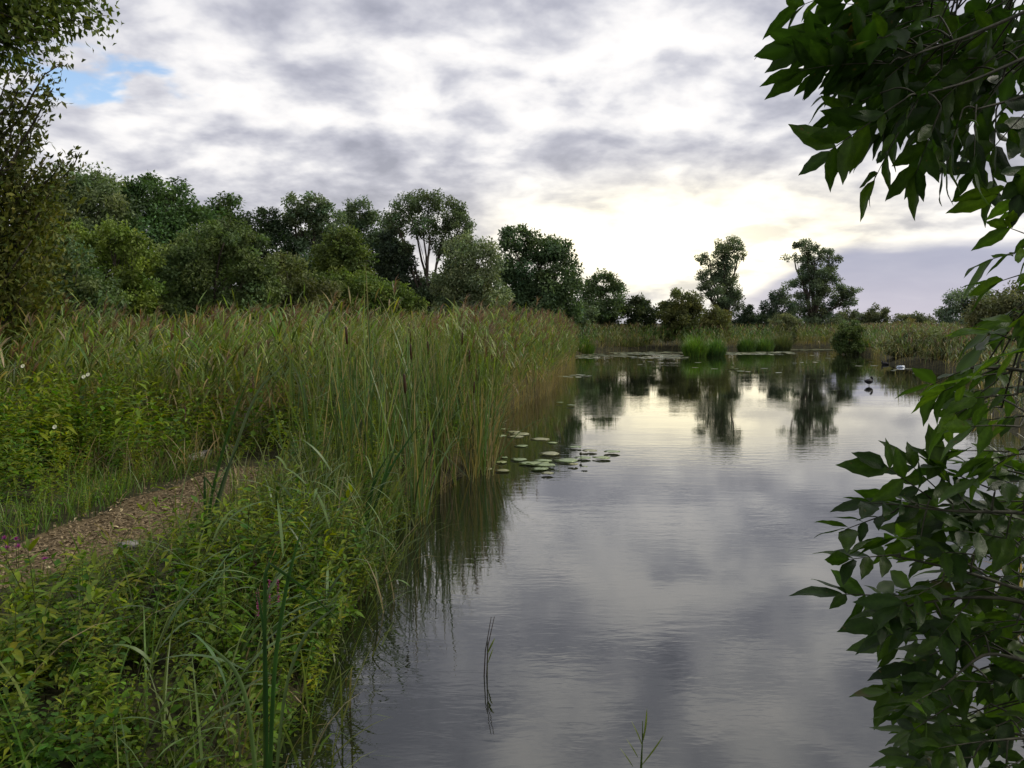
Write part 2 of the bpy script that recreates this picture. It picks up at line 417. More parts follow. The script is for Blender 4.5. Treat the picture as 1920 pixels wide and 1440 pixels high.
# ------------------------------------------------------------------ trees and bushes
def foliage(mb, centres, rads, n, size, colour, flat=.8, droop=.0, cl_var=.2, tpl=DIAMOND, aspect=1.0, shell=.35, stringy=0.0):
    """n leaves spread through clumps; clumps sit through the outer part of each lobe"""
    nc = len(centres)
    pick = RNG.integers(0, nc, n)
    off = RNG.normal(0, 1, (n, 3)); off *= np.minimum(1, 1.7 / np.linalg.norm(off, axis=1, keepdims=True)); off[:, 2] *= flat
    off = off * .62
    if stringy: off[:, 2] -= np.abs(RNG.normal(0, stringy, n))
    P = centres[pick] + off * rads[pick][:, None]
    ax = RNG.normal(0, 1, (n, 3)) + off * .8; ax[:, 2] -= droop
    nr = RNG.normal(0, .75, (n, 3)); nr[:, 2] += .8; nr += off * .9
    s = size * RNG.uniform(.65, 1.35, n)
    V, F = inst(tpl[0], tpl[1], frames(ax, nr), P, np.stack([s * aspect, s, s], -1))
    cc = jit(np.asarray(colour) * TREE_GAIN, nc, cl_var, .07)
    c = cc[pick] * np.clip(1 + RNG.normal(0, .2, (n, 1)), .45, 1.7)
    mb.add(V, F, np.repeat(c, len(tpl[0]), 0))
def limb(mb, a, b, ra, rb, sag=.12, k=6, n=5, wob=.05):
    a = np.asarray(a, float); b = np.asarray(b, float); L = np.linalg.norm(b - a)
    mid = (a + b) / 2 + np.array([RNG.normal(0, wob), RNG.normal(0, wob), sag]) * L
    p = bez(a, mid, b, k); p[1:-1] += RNG.normal(0, .012 * L, (k - 2, 3))
    V, F = tube(p, np.linspace(ra, rb, k), n); mb.add(V, F, (.1, .1, .1)); return p
def tree(name, label, cat, d, base, lobes, colour, size=.2, lai=5.5, clump=.34, droop=.3, nclump=26, thick=.9, group=None, fork=.45, var=.22, trunk_r=None, aspect=1.0, hollow=.45, stringy=0.0, stems=1, skirt=True):
    """base = pixel x of the foot; lobes = (px, py, rx, ry) of each rounded mass of the crown, at distance d"""
    k = d / FPX
    bx = at(base, 600, d)[0]; bz = float(hgt(np.array([bx]), np.array([d]))[0])
    root = empty(name, (bx, d, bz), 0, label, cat, group); o = np.array([bx, d, bz])
    L = []
    if skirt:
        x0 = min(q[0] - q[2] for q in lobes); x1 = max(q[0] + q[2] for q in lobes); yb = 590 if d < 61 else 620; hh = 36 if d < 61 else 20; w = (x1 - x0) / 2
        lobes = list(lobes) + [(x0 + w * .55, yb, w * .5, hh), (x1 - w * .55, yb + 4, w * .5, hh), (x0 + w, yb - hh * .6, w * .5, hh)]
    for q in lobes:
        px, py, rx, ry = q[:4]; dy = q[4] if len(q) > 4 else RNG.uniform(-.6, .6)
        c = at(px, py, d); c = c + np.array([0, dy * rx * k, 0]) - o
        L.append((c, rx * k, ry * k))
    top = max(c[2] + rz for c, _, rz in L)
    tr = trunk_r or max(.05, .026 * top)
    fol = MB(); wood = MB()
    low = min(c[2] for c, _, _ in L); cx = np.mean([c[0] for c, _, _ in L])
    forkp = np.array([cx * .3, 0, max(.5, fork * (low * .5 + top * .5))])
    for s_ in range(stems):
        b0 = np.array([0, 0, -.15]) if stems == 1 else np.array([RNG.normal(0, .25), RNG.normal(0, .2), -.15])
        limb(wood, b0, forkp + (0 if stems == 1 else RNG.normal(0, .25, 3)), tr, tr * .62, 0, 6, 7, .04)
    for c, rx, rz in L:
        sp = forkp * .75 + np.array([0, 0, RNG.uniform(-.2, .15) * forkp[2]])
        p = limb(wood, sp, c, tr * .5, tr * .16, RNG.uniform(-.02, .10), 7, 5)
        dirs = unit(RNG.normal(0, 1, (nclump, 3))); rr = RNG.uniform(hollow, 1.0, (nclump, 1)) ** .7
        cen = c + dirs * rr * np.array([rx, max(rx, rz) * thick, rz])
        cen[:, 2] = np.maximum(cen[:, 2], .25)
        rad = np.full(nclump, (rx * rz) ** .5 * clump * 1.18) * RNG.uniform(.7, 1.25, nclump)
        for q in cen[:: 3]:
            limb(wood, p[RNG.integers(3, 7)], q, tr * .13, tr * .04, .05, 4, 3)
        area = math.pi * rx * rz
        n = int(1.25 * lai * area / (size * size * .26 * aspect))
        foliage(fol, cen, rad, n, size, colour, .8, droop, var, DIAMOND, aspect, stringy=stringy)
    obj('trunk', wood.mesh('trunk', 'bark', True), root)
    obj('crown', fol.mesh('crown', 'tree_foliage'), root)
    return root
DK = (.030, .052, .020); MID = (.045, .072, .024); OLIVE = (.070, .080, .024); YEL = (.105, .115, .024); SILV = (.075, .100, .062); BROWN = (.075, .070, .034); GREY = (.060, .082, .044)
G = 'trees beyond the reed bed'
# -- skyline on the left, behind the reed bed
tree('willow_tree', 'rounded grey-green willow behind the yellowish shrub, leftmost of the skyline trees', 'tree', 46, 140, [(135, 345, 62, 46), (100, 400, 55, 60), (185, 400, 55, 60), (140, 470, 80, 70), (60, 450, 60, 90)], (.055, .075, .036), .21, 4.6, group=G)
tree('oak_tree', 'tall broad dark green tree with a domed crown, highest above the big olive bush', 'tree', 50, 300, [(265, 360, 48, 36), (315, 385, 52, 46), (230, 410, 45, 60), (365, 420, 40, 48), (285, 460, 85, 66), (380, 480, 50, 50)], (.034, .060, .020), .22, 5, .30, group=G)
tree('oak_tree', 'smaller dark green tree adjoining the domed tree, with a ragged leafy top', 'tree', 54, 425, [(400, 400, 36, 30), (435, 405, 24, 36), (420, 455, 46, 50), (455, 480, 30, 50)], (.036, .060, .020), .22, 5, .3, group=G)
tree('alder_tree', 'nearly black small tree in the dip between the oaks and the silvery willows', 'tree', 55, 495, [(500, 412, 26, 22), (480, 450, 30, 46), (515, 470, 36, 56)], (.018, .030, .014), .2, 5, .3, group=G)
tree('willow_tree', 'silvery willow with two rounded tufts at its top', 'tree', 56, 580, [(548, 392, 24, 26), (592, 388, 28, 28), (560, 430, 38, 34), (610, 425, 36, 40), (585, 480, 58, 46), (640, 470, 36, 40)], GREY, .19, 4.6, .28, stringy=.1, group=G)
tree('willow_tree', 'grey-green willow with a spiky uneven top beside the airy tall one', 'tree', 60, 680, [(678, 402, 32, 26), (650, 430, 26, 30), (705, 430, 34, 40), (685, 480, 48, 40), (735, 490, 26, 60)], (.05, .072, .042), .2, 4.2, .28, stringy=.1, group=G)
tree('ivy_clad_tree', 'dark ivy covered slim tree in front of the airy willow', 'tree', 57, 735, [(728, 470, 22, 40), (745, 520, 32, 50), (715, 540, 28, 40)], (.018, .028, .017), .2, 5.5, .3, group=G)
tree('willow_tree', 'tall airy willow with bare forked limbs showing sky through its crown', 'tree', 57, 800, [(765, 385, 30, 22, .4), (805, 378, 28, 20, -.4), (840, 400, 30, 26, .3), (865, 420, 20, 30, 0), (745, 420, 20, 24, .2), (795, 425, 30, 22, -.3), (830, 450, 30, 26, .5), (760, 462, 14, 22, 0), (868, 465, 18, 26, .2), (790, 550, 40, 34, .3), (845, 540, 40, 40, 0)], (.052, .072, .036), 0.17, 4.4, .34, nclump=20, fork=.42, trunk_r=.24, stringy=.12, group=G)
tree('willow_bush', 'pale grey-green feathery willow bush rising behind the far reeds', 'bush', 43, 880, [(865, 480, 32, 40), (895, 500, 42, 50), (850, 535, 40, 48), (915, 545, 36, 46), (880, 570, 60, 36)], (.080, .100, .058), .15, 4.4, .3, stringy=.15, group='willow bushes at the edge of the reeds', stems=3)
tree('poplar_tree', 'massive dark blue-green tree at the end of the left tree line, nearest the open sky', 'tree', 54, 1005, [(965, 450, 30, 27), (1015, 462, 34, 28), (1045, 470, 26, 30), (985, 505, 48, 50), (1045, 520, 42, 54), (960, 560, 34, 52), (1010, 570, 70, 44), (1075, 560, 18, 44)], (.032, .052, .024), .21, 5.2, .29, group=G)
tree('willow_bush', 'low silvery bush at the foot of the massive dark tree', 'bush', 62, 1090, [(1060, 595, 20, 22), (1095, 592, 24, 24)], (.060, .085, .050), .15, 4.5, .3, group='willow bushes at the edge of the reeds', stems=3)
tree('poplar_tree', 'medium dark tree with an upright oval crown beside the massive dark tree', 'tree', 67, 1130, [(1128, 530, 26, 24), (1105, 555, 24, 32), (1150, 560, 20, 36), (1130, 585, 40, 28)], (.036, .056, .024), .21, 5, .3, group=G)
# -- scrub between the reed bed and the skyline trees
S = 'scrub in front of the tree line'
tree('hazel_shrub', 'tall yellowish green shrub with upright leafy shoots', 'shrub', 27, 230, [(225, 445, 36, 30), (180, 470, 46, 40), (255, 490, 36, 50), (200, 530, 56, 46), (260, 550, 44, 36), (140, 440, 30, 30)], (.070, .098, .020), .13, 4.5, .3, group=S, stems=3)
tree('sallow_shrub', 'grey-green feathery shrub below the yellowish shrub', 'shrub', 24, 150, [(140, 520, 60, 50), (90, 540, 50, 50), (190, 560, 50, 36), (120, 480, 40, 40)], (.046, .068, .028), .12, 4.3, .3, group=S, stems=4)
tree('sallow_bush', 'very large domed olive bush standing above the reeds', 'bush', 29, 410, [(430, 455, 50, 36), (370, 470, 56, 40), (475, 490, 40, 46), (330, 510, 40, 56), (410, 530, 76, 60), (490, 550, 36, 46)], (.050, .070, .026), .12, 4.6, .27, group=S, stems=5)
tree('hawthorn_bush', 'dull brown-olive bush beside the very large domed one', 'bush', 32, 555, [(545, 515, 44, 34), (580, 545, 50, 40), (520, 560, 40, 34)], (.054, .064, .024), .12, 4.6, .28, group=S, stems=3)
tree('maple_tree', 'small rounded dark olive tree standing out above the brown-olive bush', 'tree', 40, 645, [(645, 455, 34, 28), (620, 485, 36, 34), (670, 490, 28, 36), (645, 515, 50, 30)], (.042, .058, .014), .16, 5, .3, group=S)
tree('blackthorn_bush', 'long low green-yellow bush in front of the airy tall willow', 'bush', 35, 690, [(620, 540, 46, 34), (680, 545, 48, 34), (735, 562, 40, 28), (780, 580, 30, 22), (650, 575, 60, 30)], (.050, .074, .016), .13, 4.8, .28, group=S, stems=4)
TH = 'dark thicket behind the scrub'
for bx, lobes, lab in [(120, [(60, 520, 60, 60), (130, 540, 60, 50), (190, 530, 50, 60)], 'dark thicket filling the gap behind the grey-green feathery shrub'),
                       (370, [(310, 530, 56, 50), (370, 520, 56, 56), (430, 540, 56, 50), (480, 530, 46, 60)], 'dark thicket filling the gap behind the very large domed bush'),
                       (610, [(540, 530, 50, 46), (600, 535, 50, 46), (660, 545, 50, 40), (710, 560, 40, 34)], 'dark thicket filling the gap behind the brown-olive bush')]:
    tree('blackthorn_thicket', lab, 'thicket', 62, bx, lobes, (.024, .034, .015), .26, 3.6, .4, group=TH, stems=3)
# -- far shore
FS = 'trees on the far shore'
tree('yew_bush', 'low blackish hedge-like tree linking the oval tree to the round hawthorn', 'tree', 68, 1200, [(1185, 583, 26, 26), (1212, 588, 24, 24), (1200, 572, 20, 16)], (.022, .032, .014), .2, 5, .3, group=FS)
tree('hawthorn_tree', 'large rounded olive-brown hawthorn on the far shore', 'tree', 64, 1278, [(1275, 566, 28, 24), (1255, 585, 22, 28), (1302, 585, 20, 28), (1278, 598, 38, 22)], (.050, .058, .020), .17, 5.5, .26, group=FS)
tree('hawthorn_bush', 'small round olive bush tucked beside the large rounded hawthorn', 'bush', 62, 1338, [(1338, 596, 26, 20), (1325, 606, 18, 16), (1352, 606, 16, 16)], (.062, .066, .022), .15, 5.5, .26, group=FS)
tree('willow_tree', 'tall slender tree with its crown in stacked tufts, right of the hawthorn', 'tree', 76, 1362, [(1368, 457, 24, 15, .2), (1352, 470, 22, 17, -.3), (1385, 472, 13, 16, .1), (1330, 487, 22, 13, 0), (1355, 505, 26, 16, .3), (1322, 517, 18, 12, -.2), (1350, 537, 36, 17, 0), (1318, 545, 17, 16, .3), (1375, 547, 18, 15, .1), (1360, 575, 28, 22, 0), (1345, 600, 34, 20), (1364, 488, 18, 18, 0), (1358, 520, 24, 18, .2), (1355, 556, 30, 18, -.2)], (.062, .082, .048), 0.17, 3.3, .29, nclump=14, fork=.5, trunk_r=.26, group=FS)
tree('elder_bush', 'small black pointed bush between the two tall far trees', 'bush', 72, 1405, [(1403, 598, 18, 16), (1402, 582, 10, 12), (1390, 606, 14, 12), (1425, 604, 16, 14)], (.016, .026, .014), .17, 5, .3, group=FS)
tree('conifer_tree', 'dark spiky tree with bare topmost shoots against the tall spreading tree', 'tree', 74, 1450, [(1455, 556, 14, 18), (1440, 580, 18, 20), (1468, 575, 18, 24), (1455, 600, 28, 16)], (.034, .050, .032), .18, 4.2, .3, group=FS)
tree('willow_tree', 'tall spreading tree with a long low limb reaching out over the far bank', 'tree', 76, 1520, [(1510, 460, 22, 14, 0), (1492, 484, 26, 10, .3), (1525, 478, 16, 14, -.2), (1558, 480, 20, 14, .3), (1545, 508, 26, 14, 0), (1508, 540, 32, 22, .2), (1550, 535, 30, 20, -.2), (1575, 560, 22, 16, .1), (1598, 545, 16, 10, 0), (1530, 570, 36, 22, 0), (1500, 590, 30, 20, .2), (1545, 595, 30, 16), (1518, 500, 16, 16, .2), (1535, 522, 32, 20, -.3), (1506, 520, 16, 16, 0), (1590, 562, 16, 14, .2)], (.056, .076, .046), 0.17, 3.4, .29, nclump=14, fork=.42, trunk_r=.3, group=FS)
tree('willow_bush', 'pale olive bush below the dark spiky tree, behind the far reeds', 'bush', 68, 1470, [(1462, 602, 22, 14), (1485, 606, 18, 12)], (.085, .095, .052), .14, 4.5, .28, group=FS)
for i, (bx, d, lobes, lab) in enumerate([
    (1590, 95, [(1572, 596, 14, 10), (1596, 592, 18, 12), (1588, 602, 24, 10)], 'distant low tree just beyond the long low limb'),
    (1640, 92, [(1640, 588, 20, 14), (1628, 598, 18, 12), (1650, 598, 14, 12)], 'distant rounded tree standing free beside the lavender cloud bank'),
    (1715, 100, [(1690, 601, 18, 12), (1715, 599, 18, 12), (1738, 603, 18, 10)], 'distant low dark hedge-like tree nearest the willow behind the ash leaves')]):
    tree('distant_tree', lab, 'tree', d, bx, lobes, (.052, .062, .034), .22, 4.6, .28, group='distant trees on the horizon')
tree('willow_tree', 'grey-green willow half hidden behind the ash leaves', 'tree', 62, 1810, [(1800, 570, 34, 26), (1835, 565, 32, 26), (1775, 590, 24, 20), (1860, 590, 40, 30), (1815, 605, 50, 22)], (.066, .088, .060), .18, 4.6, .3, group='trees on the right bank')
tree('hawthorn_tree', 'brownish green tree behind the ash leaves on the right bank', 'tree', 38, 1900, [(1880, 600, 46, 34), (1925, 590, 46, 50), (1860, 640, 40, 30), (1920, 650, 60, 40)], (.062, .066, .032), .15, 4.4, .3, group='trees on the right bank')
tree('sallow_bush', 'dense dark green bush rising straight from the water on the right shore', 'bush', 55, 1592, [(1590, 618, 22, 18), (1578, 640, 15, 20), (1605, 640, 16, 20), (1592, 652, 24, 12)], (.040, .060, .020), .13, 6, .28, skirt=False, group='bushes along the right shore')
for bx, d, lobes, lab, c in [
    (1640, 56, [(1625, 650, 14, 10), (1650, 652, 18, 10)], 'low dark bush next to the dense waterside bush', (.034, .05, .022)),
    (1700, 43, [(1690, 650, 30, 22), (1715, 640, 26, 22), (1678, 668, 20, 16), (1720, 668, 34, 16)], 'broad grey-olive bush hanging over the water near the pale floating litter', (.066, .072, .036)),
    (1770, 40, [(1765, 640, 36, 22), (1800, 660, 40, 26), (1760, 672, 34, 18)], 'olive bush on the right bank behind the middle ash leaves', (.07, .076, .036)),
    (1640, 66, [(1630, 622, 26, 10), (1665, 618, 26, 12), (1700, 612, 30, 12)], 'pale sallow thicket behind the right shore reeds', (.088, .088, .042)),
    (1755, 58, [(1740, 618, 30, 16), (1775, 622, 28, 16)], 'pale sallow bush at the foot of the half hidden willow', (.085, .09, .045))]:
    tree('sallow_bush', lab, 'bush', d, bx, lobes, c, .13, 5, .28, skirt=False, group='bushes along the right shore', stems=3)

# -- near tree at the left edge, dark willow-like leaves on rising shoots
def near_tree():
    d = 13.0; k = d / FPX
    b = np.array([at(-70, 600, d)[0], d, LAND]); root = empty('sallow_tree', tuple(b), 0, 'near brownish green tree at the picture edge with loose upright leafy shoots', 'tree')
    wood = MB(); fol = MB()
    limb(wood, (0, 0, -.2), (.3, 0, 2.2), .14, .09, 0, 7, 8, .05)
    tips = [(118, 118, 5), (100, 165, 4.), (62, 120, 3.5), (20, 130, 4), (80, 215, 4), (45, 190, 4), (10, 210, 4), (60, 260, 6), (90, 290, 6), (20, 290, 9), (120, 300, 4), (150, 285, 3),
            (40, 340, 14), (80, 350, 12), (95, 360, 6), (10, 380, 16), (50, 400, 16), (85, 410, 9), (20, 440, 18), (60, 450, 15), (90, 465, 7), (25, 500, 18), (60, 520, 13), (15, 550, 18), (45, 560, 12), (-30, 300, 12), (-30, 420, 16), (-20, 520, 16)]
    for px, py, wgt in tips:
        t = at(px, py, d + RNG.uniform(-.7, .7)) - b
        s = np.array([.15 + RNG.uniform(-.1, .2), 0, min(max(.8, t[2] - 2.0 + RNG.uniform(-.4, .3)), 3.4)])
        p = limb(wood, s, t, .045, .006, RNG.uniform(-.02, .14), 9, 5)
        n = int(52 * wgt)
        # leaves along the outer two thirds of the shoot
        u = np.clip(RNG.beta(2.2, 1.3, n), .25, .999) * 8; i0 = u.astype(int); f = (u - i0)[:, None]
        P = p[i0] * (1 - f) + p[np.minimum(i0 + 1, 8)] * f
        spread = .03 + .019 * wgt
        P = P + RNG.normal(0, 1, (n, 3)) * spread
        tdir = unit(p[8] - p[4]); ax = RNG.normal(0, .6, (n, 3)) + tdir * .7; nr = RNG.normal(0, .8, (n, 3)) + np.array([0, -.2, .5])
        s_ = RNG.uniform(.075, .135, n)
        V, F = inst(LEAF4[0], LEAF4[1], frames(ax, nr), P, np.stack([s_ * .85, s_, s_], -1))
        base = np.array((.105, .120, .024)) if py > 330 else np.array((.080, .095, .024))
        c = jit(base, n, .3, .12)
        fol.add(V, F, np.repeat(c, len(LEAF4[0]), 0))
    obj('trunk', wood.mesh('trunk', 'bark', True), root); obj('crown', fol.mesh('crown', 'tree_foliage', True), root)
near_tree()
def hanging_bough():
    d = 9.0
    b = np.array([-8.2, 8.2, LAND]); root = empty('maple_tree', tuple(b), 0, 'tree outside the corner whose yellowish green bough hangs into the sky', 'tree')
    wood = MB(); fol = MB()
    limb(wood, (0, 0, -.2), (.2, .2, 5.6), .17, .10, 0, 8, 8, .02)
    tips = [(200, 30, 8), (185, 8, 7), (150, 40, 9), (150, 0, 9), (110, 20, 12), (105, 60, 6), (70, 40, 14), (75, 80, 8), (40, 60, 12), (30, 95, 9), (55, 100, 5), (10, 40, 14), (10, 95, 8), (60, 0, 14), (100, -30, 14), (20, -20, 14), (160, -40, 12), (-30, 40, 12)]
    for px, py, wgt in tips:
        t = at(px, py, d + RNG.uniform(-.5, .5)) - b
        s = np.array([.5, .3, 4.9 + RNG.uniform(-.2, .5)])
        p = limb(wood, s, t, .03, .004, .1, 9, 5)
        n = int(52 * wgt); u = np.clip(RNG.beta(3, 1.1, n), .3, .999) * 8; i0 = u.astype(int); f = (u - i0)[:, None]
        P = p[i0] * (1 - f) + p[np.minimum(i0 + 1, 8)] * f + RNG.normal(0, 1, (n, 3)) * (.03 + .013 * wgt)
        ax = RNG.normal(0, .6, (n, 3)) + np.array([.3, 0, -.6]); nr = RNG.normal(0, .8, (n, 3)) + np.array([0, -.5, .5]); s_ = RNG.uniform(.06, .10, n)
        V, F = inst(LEAF4[0], LEAF4[1], frames(ax, nr), P, np.stack([s_ * .9, s_, s_], -1))
        fol.add(V, F, np.repeat(jit((.10, .14, .022), n, .28, .12), len(LEAF4[0]), 0))
    obj('trunk', wood.mesh('trunk', 'bark', True), root); obj('crown', fol.mesh('crown', 'tree_foliage', True), root)
hanging_bough()

# ------------------------------------------------------------------ reed bed
RG = np.array((.145, .198, .042)); RB = np.array((.086, .138, .038)); TAN = np.array((.35, .275, .145)); PLUME = np.array((.19, .115, .075)); BLUE = np.array((.100, .138, .044))
def reed_soup(mb, base, H, leaves=6, kst=4, klf=4, wind=.35, tan=.5, plume=.25, green=RG, stemw=.0075, leafw=.027, leafl=(.26, .52)):
    """common reeds: a stalk, alternate drooping leaves blown to one side, a brown plume on some; tan stalks at the foot"""
    N = len(H)
    az = RNG.normal(wind * 0, 1.3, N); th0 = np.abs(RNG.normal(.04, .05, N)); bend = np.abs(RNG.normal(.10, .10, N))
    V, F, s, p = blades(base, az, H, np.full(N, stemw), th0, bend, 1.5, kst, RNG.uniform(-1.5, 1.5, N))
    sc_ = s[:, None]; cs = np.repeat(jit(green, N, .2, .1), 2 * kst, 0); ct = np.repeat(jit(TAN, N, .25, .05), 2 * kst, 0)
    fr = np.clip(1.25 - sc_ * np.repeat(RNG.uniform(1.6, 3.2, N), 2 * kst)[:, None] / max(tan, .05) * .5, 0, 1)
    mb.add(V, F, cs * (1 - fr) + ct * fr)
    for j in range(leaves):
        u = (j + RNG.uniform(.2, .9, N)) / leaves * .72 + .24
        ii = np.minimum((u * (kst - 1)).astype(int), kst - 2); f = (u * (kst - 1) - ii)[:, None]
        b = p[np.arange(N), ii] * (1 - f) + p[np.arange(N), ii + 1] * f
        la = RNG.normal(wind, 1.15, N) + np.where(RNG.random(N) < .25, np.pi, 0)
        L = RNG.uniform(*leafl, N) * (1 - .25 * (u > .9)); t0 = RNG.uniform(.25, .75, N); bd = RNG.uniform(.2, 1.5, N)
        V, F, s, _ = blades(b, la, L, leafw * RNG.uniform(.6, 1.25, N), t0, bd, 1.4, klf, RNG.normal(0, .5, N), prof='leaf')
        dead = (u < .42) & (RNG.random(N) < .65) | (RNG.random(N) < .10)
        c = np.where(dead[:, None], jit(TAN * .85, N, .25, .08), jit(green, N, .42, .16))
        mb.add(V, F, np.repeat(c, 2 * klf, 0))
    k = np.where(RNG.random(N) < plume)[0]
    for j in range(9):
        n = len(k)
        if not n: break
        b = p[k, -1] - np.array([0, 0, .02]) - (p[k, -1] - p[k, -2]) * RNG.uniform(0, .22, n)[:, None]
        V, F, s, _ = blades(b, RNG.normal(wind, .7, n), RNG.uniform(.14, .30, n), RNG.uniform(.010, .024, n), RNG.uniform(.05, .5, n), RNG.uniform(.4, 1.5, n), 1.2, 3, RNG.normal(0, 1, n), prof='leaf')
        mb.add(V, F, np.repeat(jit(PLUME, n, .25, .1), 6, 0))
def scatter(x0, x1, y0, y1, dens, keep):
    n = int((x1 - x0) * (y1 - y0) * dens); x = RNG.uniform(x0, x1, n); y = RNG.uniform(y0, y1, n)
    m = keep(x, y); return x[m], y[m]
def inview(x, y, pad=1.2): return np.abs(x) < .64 * y + pad
def ground3(x, y): return np.column_stack([x, y, hgt(x, y) - .02])
# -- one common reed and its variants as separate plants, then the mass of the bed
def reed_variants(n=6):
    out = []
    for v in range(n):
        H = RNG.uniform(1.75, 2.15); az = RNG.normal(.2, .8); b0 = np.zeros((1, 3))
        p = curve(b0, np.array([az]), np.array([H]), np.array([.04]), np.array([RNG.uniform(.05, .22)]), 1.5, 8)[0]
        V, F = tube(p, np.linspace(.0052, .0022, 8), 4)
        z = V[:, 2:3] / H; fr = np.clip(1.1 - z * RNG.uniform(1.8, 3), 0, 1)
        stem = mk_mesh('reed_stem', V, F, 'reed_foliage', RG * .9 * (1 - fr) + TAN * fr)
        lv = []
        for j in range(7):
            u = .24 + .72 * (j + RNG.uniform(.2, .8)) / 7; i = min(int(u * 7), 6); f = u * 7 - i; q = p[i] * (1 - f) + p[i + 1] * f
            one = lambda a: np.array([a])
            V, F, s, _ = blades(np.zeros((1, 3)), one(0.), one(RNG.uniform(.3, .52)), one(RNG.uniform(.016, .028)), one(RNG.uniform(.3, .7)), one(RNG.uniform(.3, 1.5)), 1.4, 6, one(RNG.normal(0, .4)), prof='leaf')
            c = jit(TAN * .85 if (u < .42 and RNG.random() < .7) else RG, 1, .25, .12)[0]
            lv.append((mk_mesh('reed_leaf', V, F, 'reed_foliage', c, True), q, RNG.normal(.3, 1.1) + (math.pi if RNG.random() < .25 else 0)))
        pl = MB(); m = 16
        b = p[-1] - (p[-1] - p[-2]) * RNG.uniform(0, .9, m)[:, None]
        V, F, s, _ = blades(b, RNG.normal(.3, .8, m), RNG.uniform(.08, .2, m), RNG.uniform(.008, .018, m), RNG.uniform(.05, .5, m), RNG.uniform(.4, 1.4, m), 1.2, 3, prof='leaf')
        pl.add(V, F, np.repeat(jit(PLUME, m, .25, .1), 6, 0))
        out.append((stem, lv, pl.mesh('reed_plume', 'reed_foliage') if v % 2 else None))
    return out
def plant_reed(var, x, y, z, rz, s, label, group):
    stem, lv, pl = var
    r = empty('common_reed', (x, y, z), rz, label, 'reed', group); r.scale = (s, s, s)
    obj('stem', stem, r)
    for me, q, a in lv: obj('leaf', me, r, Matrix.Translation(q) @ Matrix.Rotation(a, 4, 'Z'))
    if pl: obj('plume', pl, r)
RV = reed_variants()
def shore_front(x, y): s = pond_sd(x, y); return (s > -.30) & (s < .55) & (y > 13.2) & (y < 27) & (x < 3)
x, y = scatter(-2.5, 3, 13, 27, 60, shore_front)
o = np.argsort(np.hypot(x, y))[:170]
for i in o:
    zr = 'rooted in the water beyond the lily pads' if pond_sd(x[i:i+1], y[i:i+1])[0] < .08 else 'on the bank edge beyond the lily pads'
    plant_reed(RV[RNG.integers(6)], x[i], y[i], float(hgt(x[i:i+1], y[i:i+1])[0]) - .02, RNG.normal(0, .5), RNG.uniform(.85, 1.08), 'tall common reed with tan foot, ' + zr, 'common reeds, ' + zr)
bed = MB()
def add(x, y, H0, H1, **kw):
    b = ground3(x, y); b[:, 2] = np.maximum(b[:, 2], -.2)
    reed_soup(bed, b, RNG.uniform(H0, H1, len(x)) * (1 + .07 * np.sin(x * 1.1 + 2 * np.sin(y * .37)) + .05 * np.sin(y * .9 + x * 2.3)) * np.where(RNG.random(len(x)) < .08, 1.12, 1), **kw)
xx, yy = scatter(-3, 4.2, 15, 50, 34, lambda x, y: ((pond_sd(x, y) > -.3) & (pond_sd(x, y) < 1.6) & (x < 4 + 0 * y)))
add(xx, yy, 1.7, 2.15, tan=.7, leaves=6, plume=.26)
xx, yy = scatter(-24, 4, 12.2, 38, 13, lambda x, y: (pond_sd(x, y) > 1.3) & inview(x, y) & (path_d(x, y) > .8))
add(xx, yy, 1.62, 2.08, tan=.45, leaves=6, plume=.18)
xx, yy = scatter(-9.5, -2.2, 11.4, 13.6, 34, lambda x, y: inview(x, y) & (path_d(x, y) > .75) & (pond_sd(x, y) > .6))
add(xx, yy, 1.2, 1.95, tan=.5, leaves=7, plume=.12)
xx, yy = scatter(-12, -6.2, 8.5, 11.6, 14, lambda x, y: inview(x, y, .6))
add(xx, yy, 1.1, 1.75, tan=.4, leaves=7, plume=.12)
xx, yy = scatter(-2.2, 3.2, 9.3, 32, 75, lambda x, y: (pond_sd(x, y) > -.32) & (pond_sd(x, y) < .22))
n = len(xx); b = ground3(xx, yy); b[:, 2] = np.maximum(b[:, 2], -.2)
V, F, s, _ = blades(b, RNG.normal(0, 1.4, n), RNG.uniform(.45, 1.15, n), RNG.uniform(.007, .013, n), np.abs(RNG.normal(.05, .12, n)), RNG.uniform(0, .35, n), 1.5, 4, RNG.uniform(-1.5, 1.5, n), RNG.uniform(.4, 1.6, n), RNG.uniform(.3, 1.8, n))
bed.add(V, F, np.repeat(jit(TAN * .7, n, .35, .1), 8, 0))
tag(obj('reed_bed', bed.mesh('reed_bed', 'reed_foliage')), 'dense bed of green and tan common reeds filling the left bank', 'reeds', kind='stuff')
# -- far fringe
far = MB()
xx, yy = scatter(2, 34, 46, 84, 13, lambda x, y: (pond_sd(x, y) > -.25) & (pond_sd(x, y) < 9) & inview(x, y, 2) & (y > 50))
b = ground3(xx, yy); b[:, 2] = np.maximum(b[:, 2], -.1)
pat = .5 + .5 * np.sin(xx * .55 + 1.2) * np.sin(yy * .35 + xx * .2)
m = pat > .42
reed_soup(far, b[m], RNG.uniform(1.2, 1.8, m.sum()), 4, 3, 3, tan=.45, plume=.2, green=np.array((.135, .165, .055)), stemw=.016, leafw=.045)
reed_soup(far, b[~m], RNG.uniform(1.1, 1.7, (~m).sum()), 4, 3, 3, tan=.4, plume=.1, green=np.array((.085, .15, .035)), stemw=.016, leafw=.045)
xx, yy = scatter(12, 30, 18, 52, 11, lambda x, y: (pond_sd(x, y) > -.25) & (pond_sd(x, y) < 5) & inview(x, y, 2) & (x > .3 * y))
b = ground3(xx, yy)
reed_soup(far, b, RNG.uniform(1.0, 1.7, len(xx)), 4, 3, 3, tan=.6, plume=.2, green=np.array((.11, .15, .05)), stemw=.012, leafw=.035)
